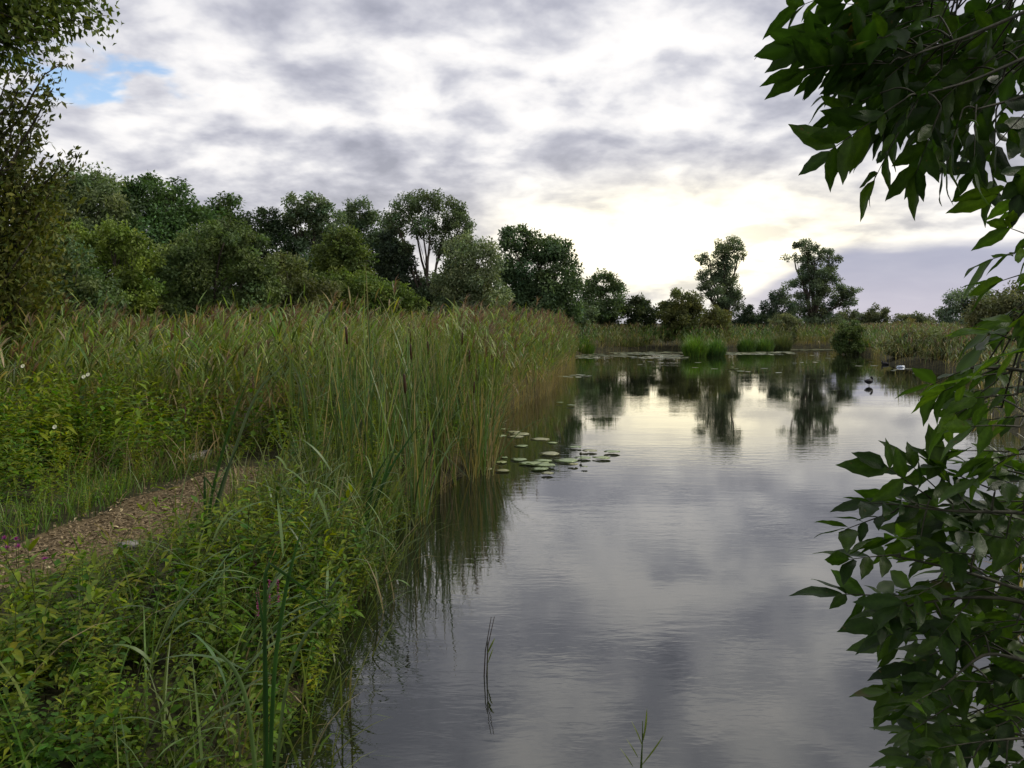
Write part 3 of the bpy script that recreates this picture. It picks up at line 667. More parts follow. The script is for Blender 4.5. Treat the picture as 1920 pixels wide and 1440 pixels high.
xx, yy = scatter(2, 14, 4, 19, 10, lambda x, y: (pond_sd(x, y) > -.2) & (pond_sd(x, y) < 2.2) & (x > .45 * y))
b = ground3(xx, yy)
reed_soup(far, b, RNG.uniform(.7, 1.35, len(xx)), 5, 4, 4, tan=.6, plume=.1, green=np.array((.075, .10, .04)))
tag(obj('far_reeds', far.mesh('far_reeds', 'reed_foliage')), 'distant fringe of buff and green reeds along the far and right shore', 'reeds', kind='stuff')
# -- bright sedge clumps standing at the far waterline
def sedge(px, py, wpx, hpx, label, col=(.075, .135, .022)):
    c = gp(px, py, .0); d = c[1]; k = d / FPX; n = 900
    root = empty('sedge_clump', (c[0], d, -.05), 0, label, 'sedge clump', 'sedge clumps along the far waterline')
    r = np.sqrt(RNG.random(n)) * wpx * k * .42; a = RNG.random(n) * 6.283
    base = np.column_stack([r * np.cos(a), r * np.sin(a) * .8, np.zeros(n)])
    H = hpx * k * RNG.uniform(.55, 1.2, n) * (1.35 - .75 * (r / (wpx * k * .42)) ** 1.5)
    mb = MB(); V, F, s, _ = blades(base, a + RNG.normal(0, .7, n), H, np.full(n, .035), np.full(n, .1) + .25 * r / r.max(), RNG.uniform(.1, .9, n), 1.6, 4)
    mb.add(V, F, np.repeat(jit(np.array(col) * 1.55, n, .25, .12), 8, 0)); obj('blades', mb.mesh('sedge_blades', 'reed_foliage'), root)
for a in [(1303, 668, 48, 36, 'bright green sedge clump standing in the far lily pads'), (1340, 667, 44, 30, 'bluish green sedge clump touching the bright one', (.060, .115, .030)),
          (1092, 663, 50, 28, 'bright green sedge clump at the end of the left reed bed'), (1400, 660, 36, 26, 'dull green sedge clump behind the floating pads', (.055, .10, .026)), (1432, 659, 40, 26, 'leafy green sedge clump next to the rounded olive one', (.062, .11, .028)),
          (1462, 657, 46, 30, 'rounded olive sedge clump by the buff reeds', (.070, .085, .036)), (1180, 657, 60, 26, 'pale green sedge clump on the far shore', (.075, .11, .036))]:
    sedge(*a)

# ------------------------------------------------------------------ cattails
def cattail_leafset(n=14):
    out = []
    for i in range(n):
        one = lambda a: np.array([a]); L = RNG.uniform(1.35, 2.25); kk = RNG.random() < .22
        V, F, s, _ = blades(np.zeros((1, 3)), one(0.), one(L), one(RNG.uniform(.011, .022)), one(RNG.uniform(.0, .13)), one((RNG.uniform(.02, .45) if RNG.random() < .75 else RNG.uniform(.6, 1.5)) if not kk else .15), 2.4, 11, one(RNG.normal(0, .6)),
                            one(RNG.uniform(.55, .85)) if kk else None, one(RNG.uniform(.9, 1.9)) if kk else None)
        c0 = jit(RNG.choice([0, 1]) * (BLUE - RB) + RB, 1, .35, .14)[0] * 1.15; s2 = s[:, None]
        fr = np.clip((s2 - RNG.uniform(.75, 1.05)) * 6, 0, 1); fb = np.clip(.16 - s2, 0, .16) / .16 * .8
        c = c0 * (1 - fr) + TAN * fr; c = c * (1 - fb) + TAN * .9 * fb
        if i >= n - 2: c = np.tile(TAN * RNG.uniform(.7, 1.05), (len(V), 1))       # dead straw coloured leaves
        out.append(mk_mesh('cattail_leaf', V, F, 'reed_foliage', c, True))
    return out
CL = cattail_leafset()
V, F = tube([(0, 0, 0), (.01, 0, .6), (.03, 0, 1.2), (.05, .01, 1.45)], [.006, .005, .004, .003], 5); CST = mk_mesh('cattail_stalk', V, F, 'reed_foliage', np.array((.11, .12, .05)))
V, F = tube([(.05, .01, 1.44), (.051, .01, 1.452), (.056, .01, 1.54), (.060, .01, 1.615), (.061, .01, 1.63)], [.004, .012, .0135, .012, .003], 8); CHD = mk_mesh('cattail_head', V, F, 'reed_foliage', np.array((.075, .034, .017)), True)
def plant_cattail(x, y, z, s, nl, label, group, head=False, lean=0.0, laz=None, tilt=None):
    r = empty('cattail', (x, y, z), RNG.uniform(0, 6.28), label, 'cattail', group); r.scale = (s, s, s)
    for j in range(nl):
        a = RNG.uniform(0, 6.28) if laz is None else RNG.normal(laz, 2.2) - r.rotation_euler[2]
        M = Matrix.Translation((RNG.normal(0, .018), RNG.normal(0, .018), 0)) @ Matrix.Rotation(a, 4, 'Z') @ Matrix.Rotation(RNG.normal(.05 + lean, .12), 4, 'Y')
        obj('leaf', CL[RNG.integers(len(CL))], r, M)
    if head:
        obj('stalk', CST, r); obj('seed_head', CHD, r)
    return r
def zone(x, y): s = pond_sd(x, y); return (s > -.25) & (s < 2.0) & (y > 8.4) & (y < 14.6) & (path_d(x, y) > .85)
x, y = scatter(-3.2, .2, 8.4, 14.6, 15, zone)
o = np.argsort(y)[:250]
for q, i in enumerate(o):
    h = q % 16 == 5; s_ = pond_sd(x[i:i+1], y[i:i+1])[0]
    zn = 'rooted at the waterline by the lily pads' if s_ < .4 else 'next to the end of the footpath' if path_d(x[i:i+1], y[i:i+1])[0] < 1.3 else 'amid the stand between path and pads'
    plant_cattail(x[i], y[i], max(-.25, float(hgt(x[i:i+1], y[i:i+1])[0]) - .02), RNG.uniform(.82, 1.12), int(RNG.integers(5, 8)),
                  'narrow-leaved cattail %s, %s' % ('with a brown seed head' if h else 'without seed head', zn), 'cattails %s, %s' % ('with seed heads' if h else 'without seed heads', zn), h, .0, .2)
# taller single ones whose tips break the skyline of the bed, and near ones in front of the bank
for px, py, d, s in [(690, 850, 9.6, 1.30), (730, 860, 10, 1.26), (770, 870, 10.4, 1.28), (800, 880, 10.8, 1.22), (830, 890, 11.2, 1.2)]:
    p = at(px, py, d); plant_cattail(p[0], d, LAND - .05, s, 5, 'extra tall cattail whose leaf tips rise past the bushes behind', 'tall cattails breaking the skyline', False, .05, .2)
def big_blades(name, label, px, py, d, specs, colour, w=.022):
    """specs: (tip px, tip py, kink or None) for each long leaf from one foot"""
    f = at(px, py, d); z = max(float(hgt(f[0:1], np.array([d]))[0]), -.15); foot = np.array([f[0], d, min(f[2], z)])
    root = empty(name, tuple(foot), 0, label, 'cattail')
    for sp in specs:
        pts = [np.zeros(3)] + [at(a, b, d + (sp[3] if len(sp) > 3 else 0) * (i + 1) / len(sp[0])) - foot for i, (a, b) in enumerate(sp[0])]
        pts = np.array(pts); t = np.linspace(0, 1, len(pts)); u = np.linspace(0, 1, 16)
        path = np.stack([np.interp(u, t, pts[:, c]) for c in range(3)], -1)
        if sp[1]:
            for _ in range(3): path[1:-1] = (path[:-2] + 2 * path[1:-1] + path[2:]) / 4
        wd = w * np.clip(.6 + u * 2, 0, 1) * (1 - u ** 4 * .93)
        sd2 = unit(np.array([[.95, .3 * RNG.choice([-1, 1]), 0.05]]))
        # keeled leaf: two halves meeting at a raised rib
        tg = unit(np.gradient(path, axis=0)); sd2 = unit(np.cross(tg, np.array([RNG.normal(0, .35), 1.0, RNG.normal(0, .15)]))); kn = np.cross(tg, sd2) * .35
        V = np.stack([path - sd2 * wd[:, None] * .5, path + kn * wd[:, None], path + sd2 * wd[:, None] * .5], 1).reshape(-1, 3)
        F = np.array([t_ for i in range(15) for k in (0, 1) for t_ in ((3 * i + k, 3 * i + k + 1, 3 * i + k + 4), (3 * i + k, 3 * i + k + 4, 3 * i + k + 3))])
        c = np.repeat(jit(sp[2] if sp[2] is not None else colour, 1, .1, .05), len(V), 0)
        sb = np.repeat(u, 3)[:, None]; fb = np.clip(.22 - sb, 0, .22) / .22 * .55
        obj('leaf', mk_mesh('cattail_leaf', V, F, 'reed_foliage', c * (1 - fb) + np.array((.20, .21, .07)) * fb, True), root)
DG = (.026, .072, .014)
big_blades('cattail', 'near dark green cattail with one leaf snapped over, standing at the water edge', 492, 1440, 2.95,
           [([(496, 1250), (497, 1050), (560, 1095), (655, 1180)], False, None), ([(512, 1250), (540, 1080), (568, 985)], True, None), ([(500, 1300), (496, 1180), (478, 1090)], True, None), ([(530, 1290), (575, 1180), (640, 1130)], True, (.09, .13, .06)), ([(470, 1330), (440, 1250), (380, 1200)], True, (.07, .12, .04))], DG, .0155)
big_blades('cattail', 'near dark cattail with leaves leaning over the woodchip path', 385, 990, 6.2,
           [([(395, 930), (430, 800), (470, 700)], True, None), ([(384, 930), (383, 888)], False, None), ([(383, 893), (410, 930)], False, None), ([(400, 960), (425, 880), (450, 830)], True, None), ([(420, 900), (480, 730), (550, 670)], True, (.09, .13, .075))], DG, .022)
big_blades('cattail', 'dark green cattail bunch in front of the reed bed beside the water', 690, 1010, 7.4,
           [([(700, 960), (725, 880), (745, 830)], True, None), ([(692, 960), (700, 900), (730, 850)], True, None), ([(700, 950), (735, 870), (790, 790)], True, None), ([(684, 980), (690, 930), (712, 890)], True, None)], DG, .026)

# ------------------------------------------------------------------ herbs on the bank
ONE = lambda a: np.array([a])
def herb_proto(kind):
    """returns stem mesh and list of (leaf template, 4x4 matrix, colour) for one plant standing at the origin"""
    H = {'nettle': RNG.uniform(.40, .62), 'willowherb': RNG.uniform(.55, .85), 'bindweed': RNG.uniform(.30, .5), 'mint': RNG.uniform(.26, .42)}[kind]
    ns = {'nettle': 3, 'willowherb': 3, 'bindweed': 3, 'mint': 4}[kind]
    mb = MB(); lv = []
    for s in range(ns):
        az = RNG.uniform(0, 6.28); h = H * RNG.uniform(.7, 1.1)
        p = curve(ONE(0.)[:, None] * np.zeros((1, 3)) + np.array([[RNG.normal(0, .04), RNG.normal(0, .04), 0]]), ONE(az), ONE(h), ONE(RNG.uniform(.05, .35)), ONE(RNG.uniform(.1, .6) * (2 if kind == 'bindweed' else 1)), 1.3, 7)[0]
        V, F = tube(p, np.linspace(.0035, .0012, 7), 3); mb.add(V, F, (.09, .10, .035) if kind != 'nettle' else (.08, .075, .035))
        npair = {'nettle': 9, 'willowherb': 14, 'bindweed': 7, 'mint': 8}[kind]
        tpl, L0, wf = {'nettle': (OVATE, .056, 1.0), 'willowherb': (LANCE, .075, 1.3), 'bindweed': (HEART, .064, .95), 'mint': (OVATE, .038, 1.05)}[kind]
        for j in range(npair):
            u = .18 + .82 * (j + .5) / npair; i = min(int(u * 6), 5); f = u * 6 - i; q = p[i] * (1 - f) + p[i + 1] * f
            a0 = RNG.uniform(0, 6.28) if kind in ('bindweed', 'willowherb') else j * 1.57 + az
            for k in range(1 if kind == 'bindweed' else 2):
                a = a0 + k * math.pi + RNG.normal(0, .25); el = RNG.normal(.05, .3) + (.5 if u > .9 else 0)
                ax = np.array([[math.cos(a) * math.cos(el), math.sin(a) * math.cos(el), math.sin(el)]]); nr = np.array([[RNG.normal(0, .25), RNG.normal(0, .25), 1.0]])
                M3 = frames(ax, nr)[0]; L = L0 * RNG.uniform(.7, 1.25) * (1.15 - .5 * max(0, u - .5))
                M = np.eye(4); M[:3, :3] = M3 * np.array([L * wf, L, L]); M[:3, 3] = q + ax[0] * .006
                lv.append((tpl, M))
    return mb, lv
HC = {'nettle': (.060, .130, .011), 'willowherb': (.140, .195, .016), 'bindweed': (.115, .215, .016), 'mint': (.088, .152, .012)}
PROTO = {}
LEAFMESH = {}
for kind in HC:
    PROTO[kind] = []
    tp = {'nettle': OVATE, 'willowherb': LANCE, 'bindweed': HEART, 'mint': OVATE}[kind]
    LEAFMESH[kind] = [mk_mesh(kind + '_leaf', tp[0], tp[1], 'herb_foliage', jit(HC[kind], 1, .22, .15)[0], True) for _ in range(5)]
    for v in range(6):
        mb, lv = herb_proto(kind); sm = mb.mesh(kind + '_stem', 'herb_foliage', True)
        fb = MB(); lo = MB()
        for (tV, tF), M in lv:
            c = jit(HC[kind], 1, .25, .15)[0]; fb.add(tV @ M[:3, :3].T + M[:3, 3], tF, c)
            q = LEAF4[0] * np.array([.42 if kind == 'willowherb' else 1.15, 1, 1]); lo.add(q @ M[:3, :3].T + M[:3, 3], LEAF4[1], c)
        PROTO[kind].append((sm, fb.mesh(kind + '_foliage', 'herb_foliage', True), [M for _, M in lv], (np.concatenate(lo.V), np.concatenate(lo.F), np.concatenate(lo.C))))
HL = {'nettle': ('nettle', 'nettle with toothed oval leaves', 'nettles on the bank'),
      'willowherb': ('willowherb', 'willowherb with many narrow leaves', 'willowherbs on the bank'),
      'bindweed': ('bindweed', 'bindweed with heart-shaped leaves', 'bindweed on the bank'),
      'mint': ('water_mint', 'short bushy mint plant', 'mint plants on the bank')}
def plant_herb(kind, x, y, z, s, leaves=False, label=None, group=None):
    sm, fm, Ms, _ = PROTO[kind][RNG.integers(6)]
    nm, lab, grp = HL[kind]; sd1 = pond_sd(ONE(x), ONE(y))[0]; pd1 = path_d(ONE(x), ONE(y))[0]
    zn = ', low beside the woodchip path' if pd1 < 1.0 else ', hanging over the waterline' if sd1 < .35 else ', in the thick of the bank herbs'
    lab += zn; grp += zn
    r = empty(nm, (x, y, z), RNG.uniform(0, 6.28), label or lab, 'herb', group or grp); r.scale = (s, s, s)
    r.rotation_euler = (RNG.normal(0, .12), RNG.normal(0, .12), r.rotation_euler[2])
    obj('stem', sm, r)
    if leaves:
        for M in Ms: obj('leaf', LEAFMESH[kind][RNG.integers(5)], r, Matrix(M.tolist()))
    else:
        obj('foliage', fm, r)
def bank_b(x, y): return (pond_sd(x, y) > .02) & (path_d(x, y) > .55) & inview(x, y, .5) & (x > -.64 * y - .5) & (x < -.2)
def pside(x, y):          # right of the path (towards the water)
    return x > np.interp(y, PATH_C[:, 1], PATH_C[:, 0])
def herbsize(x, y):       # lower beside the path, taller in the middle of the bank
    return np.clip((.31 * (path_d(x, y) - .55) + .08) / .5, .14, 1.05)
x, y = scatter(-4.5, -.3, 2.5, 9.5, 26, lambda x, y: bank_b(x, y) & pside(x, y))
o = np.argsort(y); cnt = {k: 0 for k in HC}; rest = []
big = 0
for i in o:
    patch = math.sin(x[i] * 2.1 + 1.0) + math.sin(y[i] * 1.7 + x[i]) + RNG.normal(0, .7)
    kind = 'bindweed' if RNG.random() < .13 else ('mint' if patch < -.5 else 'nettle' if patch < .45 else 'willowherb')
    s = herbsize(x[i:i+1], y[i:i+1])[0] * RNG.uniform(.75, 1.2)
    z = float(hgt(x[i:i+1], y[i:i+1])[0]) - .01
    if cnt[kind] < 120 and y[i] < 8.5:
        lf = (kind in ('bindweed',) and cnt[kind] < 45) or (kind in ('nettle',) and cnt[kind] < 32) or (kind == 'mint' and cnt[kind] < 10)
        plant_herb(kind, x[i], y[i], z, s, lf); cnt[kind] += 1
    else: rest.append((kind, x[i], y[i], z, s))
under = MB()
def soup_herb(kind, x, y, z, s, tint=1.0):
    V, F, C = PROTO[kind][RNG.integers(6)][3]; a = RNG.uniform(0, 6.28); ca, sa = math.cos(a), math.sin(a)
    V = V * s @ np.array([[ca, sa, 0], [-sa, ca, 0], [0, 0, 1]]) + np.array([x, y, z])
    under.add(V, F, C * RNG.uniform(.75, 1.3) * tint * np.array([RNG.uniform(.85, 1.2), 1, RNG.uniform(.7, 1.2)]))
for r in rest: soup_herb(*r)
# low filler over the whole near bank, so no bare soil shows between the plants
x, y = scatter(-5, -.3, 2.1, 9.8, 46, lambda x, y: (pond_sd(x, y) > -.02) & (path_d(x, y) > .54) & pside(x, y))
for i in range(len(x)): soup_herb(RNG.choice(['mint', 'mint', 'nettle', 'willowherb']), x[i], y[i], float(hgt(x[i:i+1], y[i:i+1])[0]) - .02, RNG.uniform(.45, .75) * herbsize(x[i:i+1], y[i:i+1])[0])
# left of the path: taller weeds rising away from it
x, y = scatter(-10.5, -3.3, 4.6, 12.6, 18, lambda x, y: inview(x, y, .8) & (path_d(x, y) > .52) & ~pside(x, y))
for i in range(len(x)):
    dd = path_d(x[i:i+1], y[i:i+1])[0]; s = .55 + .85 * float(sstep(.5, 2.6, dd))
    soup_herb(RNG.choice(['nettle', 'willowherb', 'willowherb', 'bindweed', 'mint']), x[i], y[i], LAND - .02, s * RNG.uniform(.75, 1.3))
x, y = scatter(-9.5, -2.4, 9.2, 14.5, 6, lambda x, y: inview(x, y, .8) & (path_d(x, y) > .9) & (pond_sd(x, y) > .8))
for i in range(len(x)): soup_herb(RNG.choice(['willowherb', 'willowherb', 'nettle', 'bindweed']), x[i], y[i], LAND - .02, RNG.uniform(1.2, 2.1), 1.05)
# weeds threaded through the front of the reeds
x, y = scatter(-3.3, -.6, 8.2, 13.5, 9, lambda x, y: (pond_sd(x, y) > .15) & (path_d(x, y) > .6))
for i in range(len(x)): soup_herb(RNG.choice(['willowherb', 'willowherb', 'nettle']), x[i], y[i], float(hgt(x[i:i+1], y[i:i+1])[0]) - .02, RNG.uniform(.8, 1.3))
tag(obj('undergrowth', under.mesh('undergrowth', 'undergrowth_foliage', True)), 'tangle of low nettles, mint and willowherb covering the bank on both sides of the path', 'undergrowth', kind='stuff')
# -- grass: arching tussocks at the path edge, long lax blades over the waterline
gr = MB()
def grass(x, y, L0, L1, w, col, th=.5, k=6, var=.25):
    n = len(x); b = np.column_stack([x, y, np.maximum(hgt(x, y), -.12) - .02])
    V, F, s, _ = blades(b, RNG.normal(.2, 1.6, n), RNG.uniform(L0, L1, n), w * RNG.uniform(.6, 1.2, n), np.abs(RNG.normal(.15, th * .5, n)), RNG.uniform(.2, 1.7, n), 1.5, k, RNG.normal(0, .5, n))
    c = jit(col, n, var, .12); dead = RNG.random(n) < .10; c[dead] = jit(TAN * .8, dead.sum(), .2, .05)
    gr.add(V, F, np.repeat(c, 2 * k, 0))
x, y = scatter(-6.5, -3.3, 4.5, 10.2, 400, lambda x, y: (path_d(x, y) > .50) & (path_d(x, y) < 1.25 + .3 * np.sin(y * 3)) & ~pside(x, y))
grass(x, y, .14, .42, .008, (.105, .185, .026))
x, y = scatter(-5, -2, 4.2, 10.4, 160, lambda x, y: (path_d(x, y) > .46) & (path_d(x, y) < .75) & pside(x, y))
grass(x, y, .08, .25, .007, (.115, .165, .032))
x, y = scatter(-6, -2.4, 4.2, 11.2, 70, lambda x, y: (path_d(x, y) > .44 + .10 * np.sin(y * 4.1 + x * 2)) & (path_d(x, y) < .65))
grass(x, y, .06, .20, .007, (.10, .15, .03))
x, y = scatter(-2.6, -.2, 2.4, 9.6, 120, lambda x, y: (pond_sd(x, y) > -.22) & (pond_sd(x, y) < .55))
grass(x, y, .28, .68, .012, (.12, .16, .05), .6)
x, y = scatter(-3.0, -.6, 6.4, 10.4, 110, lambda x, y: (pond_sd(x, y) > 0) & (path_d(x, y) > .7) & pside(x, y))
grass(x, y, .5, 1.0, .012, (.13, .165, .05), .5)
x, y = scatter(-3.0, -.8, 2.5, 6.4, 22, lambda x, y: (pond_sd(x, y) > 0.1) & (path_d(x, y) > .7) & pside(x, y))
grass(x, y, .45, .8, .013, (.095, .155, .035), .6)
x, y = scatter(-7, -3.6, 8.8, 11.6, 90, lambda x, y: (path_d(x, y) > .55) & (path_d(x, y) < 2.0) & ~pside(x, y))
grass(x, y, .3, .8, .010, (.20, .165, .08), .6)
tag(obj('bank_grass', gr.mesh('bank_grass', 'reed_foliage')), 'arching green grass along the path edge and over the waterline', 'grass', kind='stuff')
# -- young reeds with broad grey-green leaves at the near waterline
def young_reed(px, py, d, H, label, lean=.2, az=0.2, n=9, grp='young reeds at the near waterline'):
    p0 = at(px, py, d); z = max(float(hgt(ONE(p0[0]), ONE(d))[0]), -.1)
    root = empty('young_reed', (p0[0], d, z), 0, label, 'reed', grp)
    p = curve(np.zeros((1, 3)), ONE(az), ONE(H), ONE(lean), ONE(.25), 1.5, 8)[0]
    V, F = tube(p, np.linspace(.004, .0018, 8), 4); obj('stem', mk_mesh('young_reed_stem', V, F, 'reed_foliage', np.array((.10, .13, .045))), root)
    for j in range(n):
        u = .2 + .8 * j / (n - 1); i = min(int(u * 7), 6); f = u * 7 - i; q = p[i] * (1 - f) + p[i + 1] * f
        V, F, s, _ = blades(q[None], ONE(az + RNG.normal(0, .5) + (math.pi if j % 3 == 2 else 0)), ONE(RNG.uniform(.24, .38)), ONE(RNG.uniform(.013, .021)), ONE(RNG.uniform(.35, 1.0)), ONE(RNG.uniform(.4, 1.4)), 1.3, 7, ONE(RNG.normal(0, .5)), prof='leaf')
        obj('leaf', mk_mesh('young_reed_leaf', V, F, 'reed_foliage', jit((.10, .165, .055), 1, .2, .08)[0], True), root)
YL = 'young reed with broad grey-green leaves fanning out over the near waterline'
for i in range(24):
    yy_ = RNG.uniform(3.2, 6.8); xx_ = RNG.uniform(-1.9, -.75)
    if pond_sd(ONE(xx_), ONE(yy_))[0] < -.12: continue
    px = 960 + xx_ / yy_ * FPX; young_reed(px, 800, yy_, RNG.uniform(.4, .85), YL, RNG.uniform(.1, .5), RNG.normal(.1, .5))
young_reed(250, 1300, 3.0, .75, 'near broad-leaved reed leaning across the nettles', .55, .2, 8, 'broad-leaved reeds among the nettles')
young_reed(330, 1330, 3.1, .85, 'tall broad-leaved reed rising above the bindweed', .35, .1, 8, 'broad-leaved reeds among the nettles')
# -- shoots standing alone in the water
def shoot(px, py, label, stems, leaves):
    foot = gp(px, py, 0); d = foot[1]; root = empty('reed_shoot', tuple(foot), 0, label, 'reed shoot')
    for (x0, pts, c) in stems:
        P = np.array([gp(x0, py, 0) - foot - np.array([0, 0, .12])] + [at(a, b, d) - foot for a, b in pts])
        t = np.linspace(0, 1, len(P)); u = np.linspace(0, 1, 9); P = np.stack([np.interp(u, t, P[:, q]) for q in range(3)], -1)
        V, F = tube(P, np.linspace(.0042, .0018, 9), 5); obj('stem', mk_mesh('shoot_stem', V, F, 'reed_foliage', np.array(c)), root)
    for (a, b, w) in leaves:
        A = at(*a, d) - foot; B = at(*b, d) - foot; u = np.linspace(0, 1, 7)[:, None]; P = A * (1 - u) + B * u + np.array([0, -.02, .01]) * np.sin(u * 3.14)
        wd = w * np.sin(np.pi * np.clip(np.linspace(.06, 1, 7), 0, 1)) ** .7 + .001
        V, F = strip(P[None], wd[None], unit(np.array([[.75, .5, -.25]]))); obj('leaf', mk_mesh('shoot_leaf', V, F, 'reed_foliage', np.array((.13, .17, .03)), True), root)
shoot(908, 1268, 'lone dead brown reed stems with two green leaves standing in open water', [(906, [(910, 1220), (921, 1157)], (.06, .035, .018)), (911, [(915, 1210), (927, 1156)], (.07, .04, .02)), (913, [(914, 1235), (914, 1200)], (.10, .12, .05))], [((914, 1226), (928, 1196), .012), ((915, 1243), (925, 1215), .008)])
shoot(1200, 1450, 'fresh green reed shoot with spread leaves rising from open water', [(1202, [(1204, 1400), (1205, 1352)], (.10, .15, .04)), (1198, [(1203, 1410), (1206, 1375)], (.10, .15, .04))], [((1206, 1388), (1213, 1328), .012), ((1203, 1435), (1244, 1379), .013), ((1205, 1400), (1184, 1352), .007), ((1196, 1420), (1174, 1385), .007), ((1187, 1438), (1162, 1402), .007)])
shoot(880, 1062, 'thin dark dead twig poking out of the water near the reeds', [(931, [(934, 1080), (930, 1068)], (.04, .03, .02)), (925, [(928, 1090), (935, 1078)], (.04, .03, .02))], [((926, 1100), (922, 1090), .004)])
# -- flowers
def flower(px, py, d, label, colour, kind='thistle', H=.5, group='purple flowers on the bank'):
    p = at(px, py, d); g = float(hgt(ONE(p[0]), ONE(d))[0]); H = max(p[2] - g, .1)
    nm = {'thistle': 'knapweed', 'spike': 'loosestrife', 'trumpet': 'bindweed_flower'}[kind]
    root = empty(nm, (p[0], d, g), 0, label, 'flower', group)
    q = bez((RNG.normal(0, .04), 0, -.02), (RNG.normal(0, .03), 0, H * .6), (0, 0, H), 7); V, F = tube(q, np.linspace(.003, .0018, 7), 4); obj('stem', mk_mesh('flower_stem', V, F, 'herb_foliage', np.array((.08, .10, .035))), root)
    mb = MB(); n = 44
    if kind == 'thistle':
        a = RNG.uniform(0, 6.28, n); V, F, s, _ = blades(np.tile([[0, 0, H]], (n, 1)), a, RNG.uniform(.016, .028, n), np.full(n, .006), RNG.uniform(.1, 1.5, n), RNG.uniform(-.3, .5, n), 1.5, 3, prof='leaf'); mb.add(V, F, np.repeat(jit(colour, n, .25, .1), 6, 0))
    elif kind == 'spike':
        n = 90; a = RNG.uniform(0, 6.28, n); zz = H - RNG.uniform(0, .16, n); V, F, s, _ = blades(np.column_stack([np.zeros(n), np.zeros(n), zz]), a, RNG.uniform(.010, .018, n) , np.full(n, .007), RNG.uniform(.6, 1.5, n), RNG.uniform(-.3, .3, n), 1.5, 3, prof='leaf'); mb.add(V, F, np.repeat(jit(colour, n, .25, .1), 6, 0))
    else:
        th = np.linspace(0, 6.283, 11)[:-1]; V = np.concatenate([[(0, 0, 0)]] + [np.column_stack([r * np.cos(th), r * np.sin(th), np.full(10, h)]) for r, h in ((.008, .012), (.012, .022), (.023, .028))])
        F = [(0, 1 + (i + 1) % 10, 1 + i) for i in range(10)]
        for k in range(2):
            for i in range(10): a_, b_ = 1 + 10 * k + i, 1 + 10 * k + (i + 1) % 10; F += [(a_, b_, b_ + 10), (a_, b_ + 10, a_ + 10)]
        Mx = np.array(Matrix.Rotation(1.1, 3, 'X') @ Matrix.Rotation(RNG.normal(0, .4), 3, 'Z')); mb.add(V @ Mx.T + np.array([0, 0, H]), np.array(F), colour)
    obj('flower_head', mb.mesh('flower_head', 'petal', True), root)
PUR = (.36, .05, .34)
for px, py, d in [(8, 1010, 5.2), (30, 1012, 5.2), (14, 1028, 5.1), (34, 1026, 5.15), (84, 1050, 5.0)]:
    flower(px, py, d, 'magenta knapweed blossom at the left rim of the woodchip path', PUR, 'thistle', group='knapweed beside the path')
for px, py, d in [(517, 940, 6.6), (511, 962, 6.5), (505, 1088, 4.6), (521, 1088, 4.6), (452, 975, 6.2), (478, 1024, 5.4), (483, 1104, 4.5)]:
    flower(px, py, d, 'pink-purple loosestrife spike among herbs near the waterline', (.30, .06, .22), 'spike', group='loosestrife near the waterline')
for px, py, d in [(347, 763, 10.0), (474, 706, 11.0)]:
    flower(px, py, d, 'dull purple loosestrife spike in front of the dead grass and reeds', (.24, .07, .20), 'spike', group='loosestrife before the reeds')
for px, py, d in [(45, 688, 9.6), (159, 708, 9.4), (167, 704, 9.45), (105, 802, 8.6)]:
    flower(px, py, d, 'white bindweed trumpet open among the weeds', (.75, .74, .70), 'trumpet', group='white bindweed flowers')

# ------------------------------------------------------------------ path side things
def log():
    a = gp(352, 868, LAND); b = gp(432, 846, LAND); root_l = unit(b - a); k = 14
    p = np.array([a + (b - a) * t for t in np.linspace(0, 1, k)]); p[:, 2] = LAND + .045 + RNG.normal(0, .003, k); p[:, :2] += RNG.normal(0, .008, (k, 2))
    V, F = tube(p, .055 + RNG.normal(0, .004, k), 10); V += RNG.normal(0, .002, V.shape); c = p[0]
    root = empty('log_edging', tuple(c - np.array([0, 0, .05])), 0, 'weathered grey log lying along the edge of the woodchip path', 'log')
    V -= c - np.array([0, 0, .05]); obj('trunk_section', mk_mesh('log', V, F, 'weathered_timber', smooth=True), root)
    V2, F2 = tube([(.25, -.02, .10), (.27, -.04, .15), (.31, -.05, .18)], [.016, .012, .008], 6); obj('branch_stub', mk_mesh('branch_stub', V2, F2, 'weathered_timber', smooth=True), root)
log()
def rock(px, py, s, label):
    c = gp(px, py, LAND); n, m = 9, 14; V = []
    for i in range(n):
        for j in range(m):
            ph = math.pi * (i + .5) / n; th = 2 * math.pi * j / m; r = 1 + .16 * math.sin(3 * th + px) * math.sin(2 * ph) + RNG.normal(0, .04)
            V.append((s * r * math.sin(ph) * math.cos(th) * 1.3, s * r * math.sin(ph) * math.sin(th) * .8, s * .45 * r * math.cos(ph)))
    F = [(i * m + j, (i + 1) * m + j, (i + 1) * m + (j + 1) % m) for i in range(n - 1) for j in range(m)] + [(i * m + j, (i + 1) * m + (j + 1) % m, i * m + (j + 1) % m) for i in range(n - 1) for j in range(m)]
    V += [(0, 0, s * .45), (0, 0, -s * .45)]; t = len(V)
    F += [(t - 2, j, (j + 1) % m) for j in range(m)] + [(t - 1, (n - 1) * m + (j + 1) % m, (n - 1) * m + j) for j in range(m)]
    o = obj('stone', mk_mesh('stone', np.array(V), np.array(F), 'grey_stone', smooth=True)); o.location = (c[0], c[1], LAND + s * .22); tag(o, label, 'stone')
rock(243, 1026, .075, 'flat grey stone half hidden in herbs at the path edge')
